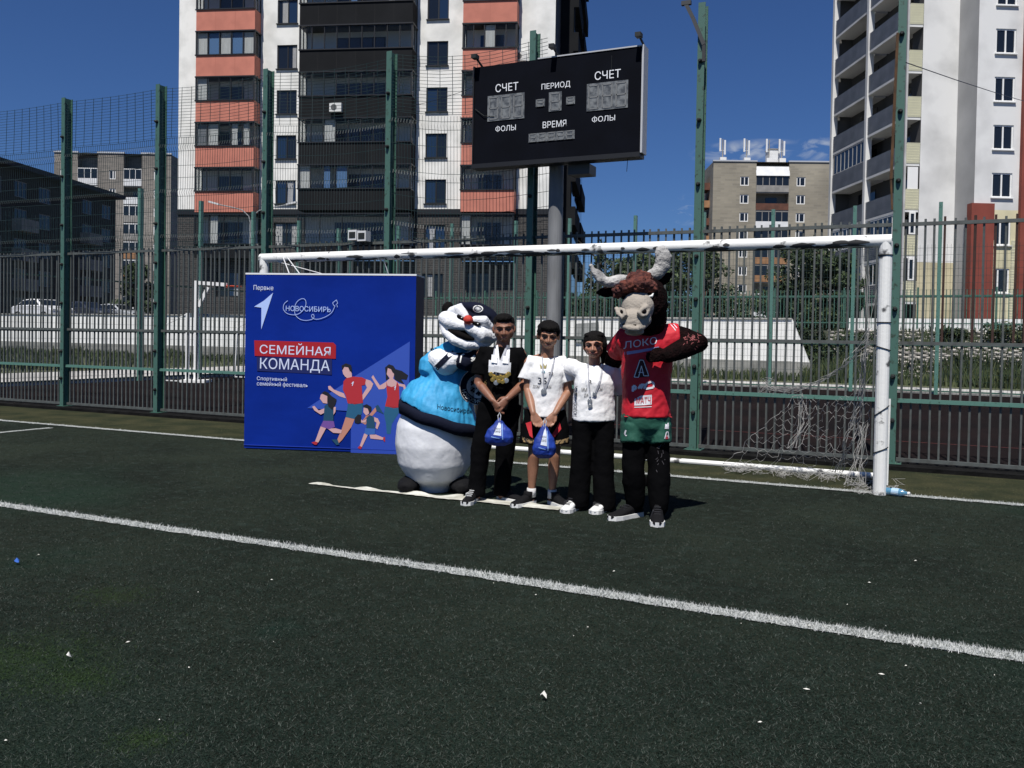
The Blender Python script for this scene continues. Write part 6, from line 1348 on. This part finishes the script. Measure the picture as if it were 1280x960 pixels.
    for k, x in enumerate((-.070, .068)):
        e_ = MB(); e_.ell(H(x,-.196,.040), (.036,.022,.015), R@Matrix.Rotation(radians(8 if x < 0 else -8), 3, 'Y')); o = e_.build('eye', EYED, t, smooth=True); e_ = MB(); e_.ell(H(x+.012,-.216,.043), (.006,.004,.005), R); e_.build('glint', SOLE, o, smooth=True)
    e_ = MB(); e_.ell(H(.0,-.235,.045), (.040,.040,.037), R); e_.build('nose', mat('nose_red', (.48,.035,.02), .75, bump=.3, bscale=60), t, smooth=True)
    g = MB(); g.ell(H(.03,.02,.085), (.195,.20,.125), R, 28, 16); g.loft([H(-.12,-.12,.135), H(.0,-.165,.150), H(.12,-.13,.125)], [.03,.035,.03], 14); cp_ = organic('cap', g, NAVY, t, .009, 3); BCp = bvh(cp_)
    cq_ = H(.035,-.2,.155); print_on('cap_emblem', disc(cq_.x, cq_.z, .034, .044, 28, 2, 1, .75), SOLE, t, BCp, .004); print_on('cap_emblem', disc(cq_.x, cq_.z, 0, .026, 20, 2, 1, .75), RIBG, t, BCp, .004)
    print_on('cap_snowflake', strokes([((cq_.x-.02,cq_.z),(cq_.x+.02,cq_.z)),((cq_.x-.01,cq_.z-.014),(cq_.x+.01,cq_.z+.014)),((cq_.x+.01,cq_.z-.014),(cq_.x-.01,cq_.z+.014))], .007, .01), SOLE, t, BCp, .007)
    g = MB(); g.ell(H(-.235,.03,.075), (.045,.06,.055), R); g.ell(H(-.225,.03,.035), (.035,.045,.04), R); organic('ear_muff', g, EYED, t, .009, 2, .01, .03)
    g = MB(); g.loft([H(-.18,.05,-.12), H(-.13,.0,-.15)], [.022,.022], 10); g.build('lime_tag', mat('lime', (.45,.62,.10), .7), t, smooth=True)
    return t
# ---------------------------------------------------------- person in the horned bull costume
JR = mat('jersey_red', (.52,.008,.022), .7, bump=.3, bscale=14); SG = mat('shorts_green', (.012,.085,.055), .75, bump=.35, bscale=14); FURB = mat('black_fur', (.0045,.003,.003), .95, spec=.05, col2=(.012,.005,.005), scale=22, bump=.9, bscale=60)
AUB = mat('auburn_fur', (.13,.035,.022), .95, col2=(.05,.012,.010), scale=24, bump=1.0, bscale=46, contrast=(.42,.6)); MUZ = mat('muzzle_beige', (.36,.32,.27), .9, var=.12, scale=7, bump=.4, bscale=50); HORN = mat('horn_grey', (.50,.49,.47), .9, col2=(.24,.235,.23), scale=9, bump=.9, bscale=38)
def bull():
    p = place(803, 648); K = 157.8; t = thing('costumed_person', 'person in a horned brown bull costume with red jersey and green shorts, elbow raised', 'costumed person', (p.x, p.y, 0), CYAW, 'people in animal and snowman costumes')
    X = lambda px: (px-803)/K; Z = lambda py: (648-py)/K
    g = MB(); cx = X(805)
    hl, hr = V3((cx-.09,.01,.72)), V3((cx+.09,.01,.72)); kl, kr = V3((X(790),0,.40)), V3((X(822),-.02,.40)); al, ar = V3((X(795),.06,.10)), V3((X(822),-.05,.09))
    g.loft([(cx,0,.86),(cx,0,.92),(cx,0,1.2),(cx,.0,1.42),(cx,0,1.50)], [(.12,.10),(.175,.145),(.19,.15),(.185,.14),(.10,.10)], 20)
    for h_, k_, a_ in ((hl,kl,al),(hr,kr,ar)): g.loft([h_, h_.lerp(k_,.5), k_, k_.lerp(a_,.35), k_.lerp(a_,.8), a_], [(.085,.09),(.085,.088),(.080,.083),(.083,.086),(.070,.075),(.065,.07)], 16)
    sl, sr = V3((X(777),.04,1.42)), V3((X(838),-.01,1.45)); el, wl = V3((X(766),.36,1.20)), V3((X(752),.56,1.12)); er, wr = V3((X(866),-.04,1.405)), V3((X(822),-.25,1.30))
    g.loft([(cx,0,1.40), sl, sl.lerp(el,.5), el, wl], [.12,.085,.08,.075,.06], 14, ref=V3((0,1,.2))); g.loft([(cx,0,1.40), sr, sr.lerp(er,.5), er, er.lerp(wr,.5), wr], [.12,.095,.092,.090,.080,.06], 16, ref=V3((0,0,1)))
    hand(g, wr, (-.9,-.15,-.1), (0,0,-1), (0,1,0), 1.3, 1.15); hand(g, wl, (-.8,.1,-.5), (0,.3,-1), (.3,-1,0), .8, 1.1); g.loft([(cx,-.02,1.45),(X(800),-.03,1.62)], [.12,.12], 16)
    bd = organic('body', g, FURB, t, .010, 2, .005, .03); BB = bvh(bd)
    rnd = random.Random(8); RP = mat('pattern_red', (.20,.05,.05), .8)
    segs = []; cx0, cz0 = 858, 421
    for k in range(34):
        a = rnd.uniform(0, 2*pi); r = rnd.uniform(0,1); px_ = cx0+cos(a)*15*r-2; py_ = cz0+sin(a)*13*r; b_ = rnd.uniform(0,2*pi); segs.append(((X(px_),Z(py_)),(X(px_+cos(b_)*3.2),Z(py_+sin(b_)*3.2))))
    print_on('sleeve_pattern', strokes(segs, .005, .006), RP, t, BB, .004)
    segs = [((X(820+rnd.uniform(-6,6)),Z(565+rnd.uniform(-12,20))),) for _ in range(16)]; segs = [(s_[0], (s_[0][0]+rnd.uniform(-.02,.02), s_[0][1]+rnd.uniform(-.03,.03))) for s_ in segs]; pat_ = segs
    g = MB(); g.loft([(cx,0,.815),(cx,0,.92),(X(804),0,1.1),(X(805),-.005,1.28),(X(806),0,1.42),(X(806),0,1.50)], [(.198,.165),(.192,.160),(.192,.165),(.208,.17),(.205,.155),(.13,.12)], 28, rounded=False)
    g.loft([(cx,0,1.37), sl+V3((0,0,-.01)), sl.lerp(el,.42)], [(.14,.12),(.115,.11),(.105,.10)], 16, rounded=False); g.loft([(cx,0,1.38), sr+V3((-.01,0,-.015)), sr.lerp(er,.22)], [.14,.125,.118], 16, ref=V3((0,0,1)), rounded=False)
    J = organic('jersey', g, JR, t, .009, 4, .020, .13); wrinkle(J, .4); B = bvh(J)
    g = MB(); g.loft([(cx,0,.86),(cx,0,.80),(cx,0,.735)], [(.19,.155),(.198,.16),(.19,.15)], 20)
    for h_, k_, dx in ((hl,kl,-.012),(hr,kr,.014)): g.loft([h_+V3((dx,0,.04)), h_+V3((dx,0,-.04)), V3((h_.x+dx*1.5,-.005,.598))], [(.100,.14),(.098,.142),(.093,.138)], 18, rounded=False)
    sh_ = organic('shorts', g, SG, t, .009, 3, .018, .10); BS = bvh(sh_)
    g = MB()
    for h_, k_, a_ in ((hl,kl,al),(hr,kr,ar)): g.loft([h_, h_.lerp(k_,.5), k_, k_.lerp(a_,.35), k_.lerp(a_,.8), a_], [(.091,.098),(.092,.096),(.088,.092),(.092,.096),(.080,.086),(.072,.078)], 18)
    lg = organic('leggings', g, BLKT, t, .010, 2, .012, .08); BL_ = bvh(lg); print_on('legging_pattern', strokes(pat_, .004, .006), mat('pattern_grey', (.06,.055,.06), .8), t, BL_, .004)
    # jersey print
    WI = mat('print_white_j', (.72,.70,.74), .8); LAV = mat('print_lavender', (.28,.28,.48), .8); DK = mat('print_dark', (.03,.006,.008), .8)
    print_on('jersey_lettering', fit_text('ЛОКО', X(774), X(812.5), Z(436), Z(427), .03, .045), WI, t, B, .004)
    print_on('chest_band', poly_me([[(X(775),Z(443.5)),(X(815),Z(435)),(X(815),Z(431.5+.6)),(X(775),Z(439.5))]], 3), LAV, t, B, .004)
    A_ = [((X(786),Z(470)),(X(792),Z(449))),((X(792),Z(449)),(X(796),Z(449))),((X(796),Z(449)),(X(803),Z(468))),((X(803),Z(468)),(X(797),Z(468))),((X(797),Z(468)),(X(794),Z(456))),((X(794),Z(456)),(X(791),Z(470))),((X(791),Z(470)),(X(786),Z(470))),((X(791),Z(464)),(X(797),Z(464)))]
    print_on('chest_emblem', poly_me([[(X(785),Z(471)),(X(791.5),Z(447.5)),(X(796.5),Z(447.5)),(X(804.5),Z(469))]], 3), DK, t, B, .003); print_on('chest_emblem', strokes(A_, .006, .01), WI, t, B, .006)
    rz = [((X(785),Z(481)),(X(788),Z(481))),((X(788),Z(481)),(X(788),Z(485))),((X(785),Z(481)),(X(785),Z(488))),((X(785),Z(485)),(X(788),Z(485))),((X(791),Z(484)),(X(794),Z(479))),((X(794),Z(479)),(X(800),Z(479))),((X(794),Z(484)),(X(797),Z(479))),((X(798),Z(484)),(X(801),Z(477))),((X(801),Z(477)),(X(807),Z(475))),((X(807),Z(475)),(X(810),Z(478))),((X(810),Z(478)),(X(809),Z(482))),((X(809),Z(482)),(X(800),Z(484)))]
    print_on('railway_mark', strokes(rz, .016, .01), WI, t, B, .005)
    print_on('sponsor_box', poly_me([[(X(787),Z(502)),(X(787),Z(497)),(X(794),Z(492.5)),(X(807.5),Z(491)),(X(807.5),Z(503)),(X(787),Z(505))]], 3), WI, t, B, .004); print_on('sponsor_box', fit_text('МАТЧ!', X(789), X(806), Z(502.5), Z(495), .05, .008), JR, t, B, .008); print_on('sponsor_line', strokes([((X(787),Z(507)),(X(807.5),Z(505.5)))], .006), WI, t, B, .004)
    print_on('side_stripe', strokes([((X(831),Z(404)),(X(836),Z(412))),((X(833.5),Z(402)),(X(838),Z(409)))], .006, .01), WI, t, B, .004)
    print_on('shorts_mark', poly_me([[(X(825),Z(533)),(X(826),Z(527)),(X(828.5),Z(528)),(X(829.5),Z(526)),(X(831),Z(526)),(X(831),Z(533.5))]], 1), WI, t, BS, .004); print_on('shorts_mark', strokes([((X(825),Z(545)),(X(827.5),Z(537))),((X(827.5),Z(537)),(X(830),Z(537))),((X(830),Z(537)),(X(831),Z(545))),((X(826),Z(542)),(X(831),Z(542)))], .008, .01), WI, t, BS, .004); print_on('shorts_mark', poly_me([[(X(826),Z(545.5)),(X(827.8),Z(540)),(X(830),Z(545.5))]], 1), mat('mark_red', (.5,.05,.08), .7), t, BS, .006); print_on('shorts_mark', strokes([((X(778),Z(536)),(X(777),Z(541))),((X(777),Z(541)),(X(779),Z(543)))], .01, .01), WI, t, BS, .004)
    print_on('jersey_hem', strokes([((X(776),Z(519)),(X(835),Z(519)))], .004, .02), JR, t, B, .003)
    # head
    g = MB(); g.ell((X(803),-.02,Z(378)), (.165,.19,.20), None, 24, 16); g.ell((X(806),.02,Z(398)), (.15,.17,.15)); g.ell((X(798),-.05,Z(362)), (.15,.15,.10)); organic('head', g, FURB, t, .010, 2, .02, .05)
    g = MB(); R = Matrix.Rotation(radians(18), 3, 'X')
    g.ell((X(789),-.17,Z(385)), (.125,.13,.125), R, 24, 16); g.ell((X(785),-.24,Z(400)), (.120,.105,.085), None, 24, 16); g.ell((X(784),-.26,Z(404)), (.10,.09,.065), None, 20, 14)
    # flared nostril rims
    g.loft([(X(762.5),-.24,Z(388)),(X(764),-.29,Z(394)),(X(768),-.33,Z(399)),(X(771),-.33,Z(396)),(X(770),-.31,Z(390)),(X(765.5),-.27,Z(388))], [.020,.020,.018,.016,.015,.016], 10, ref=V3((0,1,0)))
    g.loft([(X(797),-.30,Z(385)),(X(791),-.34,Z(388)),(X(786),-.36,Z(393)),(X(790),-.36,Z(397)),(X(796),-.33,Z(394)),(X(799),-.29,Z(388))], [.020,.020,.018,.016,.017,.018], 10)
    g.loft([(X(768),-.26,Z(408)),(X(774),-.33,Z(411)),(X(785),-.345,Z(411.5)),(X(793),-.31,Z(409.5)),(X(796),-.27,Z(407.5))], [.016,.022,.024,.020,.014], 12, ref=V3((0,0,1))); g.ell((X(784),-.24,Z(415)), (.075,.07,.03))
    organic('muzzle', g, MUZ, t, .008, 3, .008, .05)
    for (x, y, z, r) in ((768.2,-.300,393.0,(.014,.03,.026)), (792.0,-.335,391.5,(.026,.03,.018))): q = MB(); q.ell((X(x),y,Z(z)), r, Matrix.Rotation(radians(-30 if x < 780 else -25), 3, 'Y')); q.build('nostril', EYED, t, smooth=True)
    q = MB(); q.loft([(X(769),-.30,Z(406.3)),(X(783),-.345,Z(407.5)),(X(796),-.285,Z(404.8))], [.006,.009,.006], 8, ref=V3((0,0,1))); q.build('mouth_line', EYED, t, smooth=True)
    g = MB(); g.loft([(X(766),-.10,Z(368)),(X(775),-.19,Z(361)),(X(790),-.22,Z(358)),(X(803),-.17,Z(361)),(X(809),-.08,Z(366))], [(.05,.045),(.075,.055),(.080,.062),(.07,.05),(.04,.04)], 16, ref=V3((0,0,1))); g.ell((X(792),-.10,Z(350)), (.10,.11,.060)); g.ell((X(790),-.06,Z(346.5)), (.055,.06,.035)); organic('brow_fur', g, AUB, t, .008, 1, .045, .035)
    q = MB(); q.loft([(X(800.5),-.225,Z(372.5)),(X(804.5),-.225,Z(372)),(X(806.5),-.21,Z(368.5))], [.004,.011,.004], 10); q.build('eye', SOLE, t, smooth=True); q = MB(); q.loft([(X(800),-.20,Z(371)),(X(804),-.20,Z(370)),(X(806),-.185,Z(367.5))], [.006,.012,.006], 8); q.build('eyelid', EYED, t, smooth=True)
    q = MB(); q.ell((X(772),-.18,Z(374)), (.022,.02,.014)); q.build('eye', EYED, t, smooth=True)
    def horn(pts, rad, prong=None):
        g = MB(); g.loft([(X(a),y,Z(b)) for a, y, b in pts], rad, 16, ref=V3((0,1,0)))
        if prong: g.loft([(X(a),y,Z(b)) for a, y, b in prong], [.036,.028,.014], 12)
        organic('horn', g, HORN, t, .008, 2, .010, .03)
    horn([(780,-.04,352),(768,-.05,352.5),(755,-.06,355),(745,-.07,352),(738,-.07,344),(733,-.07,335)], [(.044,.040),(.048,.045),(.042,.04),(.034,.034),(.025,.025),(.016,.016)], [(748,-.06,351),(744,-.07,345),(740.5,-.08,341)])
    horn([(795,-.04,352),(805,-.04,348),(814,-.05,343),(821,-.05,334),(822,-.06,323),(818.5,-.06,314)], [(.050,.045),(.050,.045),(.054,.046),(.062,.046),(.066,.042),(.050,.034)])
    for pts in ([(778,0,360),(765,.02,364),(752,.03,366),(743,.03,367)], [(806,0,357),(818,.03,352),(828,.04,347),(835,.04,342)]):
        g = MB(); g.loft([(X(a),y,Z(b)) for a, y, b in pts], [(.035,.03),(.050,.028),(.045,.025),(.014,.014)], 12, ref=V3((0,1,0))); organic('ear', g, FURB, t, .009, 2, .008, .03)
    for o in t.children:
        if o.name.split('.')[0] in ('head','muzzle','nostril','mouth_line','brow_fur','eye','eyelid','horn','ear'): o.location.y = -.09; o.location.x = -.02
    shoe(t, (X(803),.10), radians(-52), .31, SHOEB, SOLE, 1.12, stripes=INKB); shoe(t, (X(822),.0), radians(-10), .30, SHOEB, SOLE, 1.12, stripes=INKB)
    return t
man(); boy(); woman(); snowman(); bull()
# ============================================================ SMALL THINGS ON THE TURF
p = on_ground(1119,620); bt = thing('plastic_bottle', 'crumpled pale blue plastic bottle lying beside the goal post', 'bottle', (p.x, p.y, .038), 0)
BLM = glass_mat('bottle_blue', (.10,.30,.48), .35, .15); q = MB(); d = V3((.9,-.25,0)).normalized()
q.loft([-d*.11, -d*.09, -d*.03, d*.0, d*.05, d*.085, d*.11], [.022,.035,.033,.036,.034,.02,.013], 14, ref=V3((0,0,1)), rounded=False); q.build('body', BLM, bt, smooth=True); q = MB(); q.loft([d*.11, d*.13], [.016,.016], 12, ref=V3((0,0,1)), rounded=False); q.build('cap', WFRAME, bt)
q = MB(); q.loft([-d*.03, d*.035], [.0365,.0365], 14, ref=V3((0,0,1)), rounded=False); q.build('label_wrap', mat('bottle_wrap', (.35,.5,.65), .5), bt)
def scrap(label, px, py, s, m, seed):
    p = on_ground(px, py); rnd = random.Random(seed); q = MB(); n = 7; vs = [(cos(2*pi*i/n)*s*rnd.uniform(.4,1), sin(2*pi*i/n)*s*rnd.uniform(.3,.8), rnd.uniform(.012,.03)) for i in range(n)]+[(0,0,.04)]
    q.add(vs, [(i, (i+1) % n, n) for i in range(n)]); tag(q.build('paper_scrap', m, None, (p.x, p.y, .004)), label, 'litter')
PAP = mat('paper', (.72,.70,.64), .9)
scrap('largest crumpled white paper scrap on the turf in the foreground', 680, 877, .022, PAP, 1)
scrap('small blue wrapper scrap on the turf near the left edge', 21, 706, .020, mat('wrapper_blue', (.02,.12,.5), .6), 2)
scrap('white scrap on the turf at lower left near the greener patch', 86, 827, .016, PAP, 3)
rnd = random.Random(31); q = MB()
for k in range(34):
    px, py = rnd.uniform(-20,1300), 640+310*rnd.random()**1.0
    if py < 640: continue
    g0 = on_ground(px, py); s = rnd.uniform(.002,.004); a = rnd.uniform(0,pi); L = s*rnd.choice([1,1.5,2,3,4]); dx, dy = cos(a)*L, sin(a)*L; z = rnd.uniform(.012,.022)
    q.add([(g0.x-dx-dy*.3,g0.y-dy+dx*.3,z),(g0.x-dy*.1+cos(a+1.57)*.0015,g0.y+dx*.1+sin(a+1.57)*.0015,z+.004),(g0.x+dx-dy*.3,g0.y+dy+dx*.3,z),(g0.x-cos(a+1.57)*.0015,g0.y-sin(a+1.57)*.0015,z)], [(0,3,2,1)])
tag(q.build('litter_flecks', PAP, None), kind='stuff')
# turf fibres: short blades, denser towards the camera, white where the line is painted
def fibres():
    rs = np.random.RandomState(4); n = 520000; dep = 2.55/(1-rs.rand(n)*(1-2.55/14.)); px = rs.uniform(-60, 1340, n)
    fx, fy = sin(PSI), cos(PSI); x = (px-640)/FPX*dep; u = _R0.x*x+fx*dep; v = _R0.y*x+fy*dep
    keep = v < VF-.35; u, v = u[keep], v[keep]; n = len(u); a = rs.uniform(0, 2*pi, n); h = rs.uniform(.004,.012, n); w = rs.uniform(.0008,.0016, n)*(.8+.12*dep[keep]); lx, ly = rs.normal(0,.010, n), rs.normal(0,.010, n)
    co = np.zeros((n,3,3)); co[:,0,0] = u-np.cos(a)*w; co[:,0,1] = v-np.sin(a)*w; co[:,1,0] = u+np.cos(a)*w; co[:,1,1] = v+np.sin(a)*w; co[:,2,0] = u+lx; co[:,2,1] = v+ly; co[:,:2,2] = .002; co[:,2,2] = h
    A, B_, C_ = on_ground(0,631), on_ground(545,711), on_ground(1290,826)
    def dist(P_, Q_):
        d = np.array([Q_.x-P_.x, Q_.y-P_.y]); L = np.hypot(*d); d /= L; return np.abs((u-P_.x)*-d[1]+(v-P_.y)*d[0])
    dl = np.where(u < B_.x, dist(A, B_), dist(B_, C_)); gl = np.abs(v-VG-.05)
    white = (dl < .062+rs.normal(0,.006,n)) | (gl < .058+rs.normal(0,.006,n)); olive = (v > VG+.1)
    mi = rs.choice([0,0,0,0,1,1,1,2], n); mi[olive] = rs.choice([3,4,1], olive.sum()); mi[white] = rs.choice([5,5,5,5,6,1], white.sum())
    for (P_, r_, c_) in PATCHES[:4]: q_ = np.exp(-((u-P_.x)**2+(v-P_.y)**2)/(r_*.6)**2) > rs.rand(n)*1.3; mi[q_ & ~white] = 7; co[white,2,2] += .004
    me = bpy.data.meshes.new('turf_fibres'); me.vertices.add(3*n); me.vertices.foreach_set('co', co.ravel()); me.loops.add(3*n); me.loops.foreach_set('vertex_index', np.arange(3*n, dtype=np.int32)); me.polygons.add(n); me.polygons.foreach_set('loop_start', np.arange(0, 3*n, 3, dtype=np.int32)); me.polygons.foreach_set('material_index', mi.astype(np.int32))
    for nm, c in (('fibre_dark', (.012,.022,.017)), ('fibre_green', (.022,.036,.028)), ('fibre_pale', (.080,.092,.080)), ('fibre_olive', (.06,.07,.03)), ('fibre_straw', (.12,.12,.06)), ('fibre_white', (.68,.69,.67)), ('fibre_grey', (.30,.31,.29)), ('fibre_moss', (.030,.052,.020))): me.materials.append(mat(nm, c, .9, spec=.05))
    me.update(calc_edges=True); tag(link('turf_fibres', me), kind='stuff')
fibres()
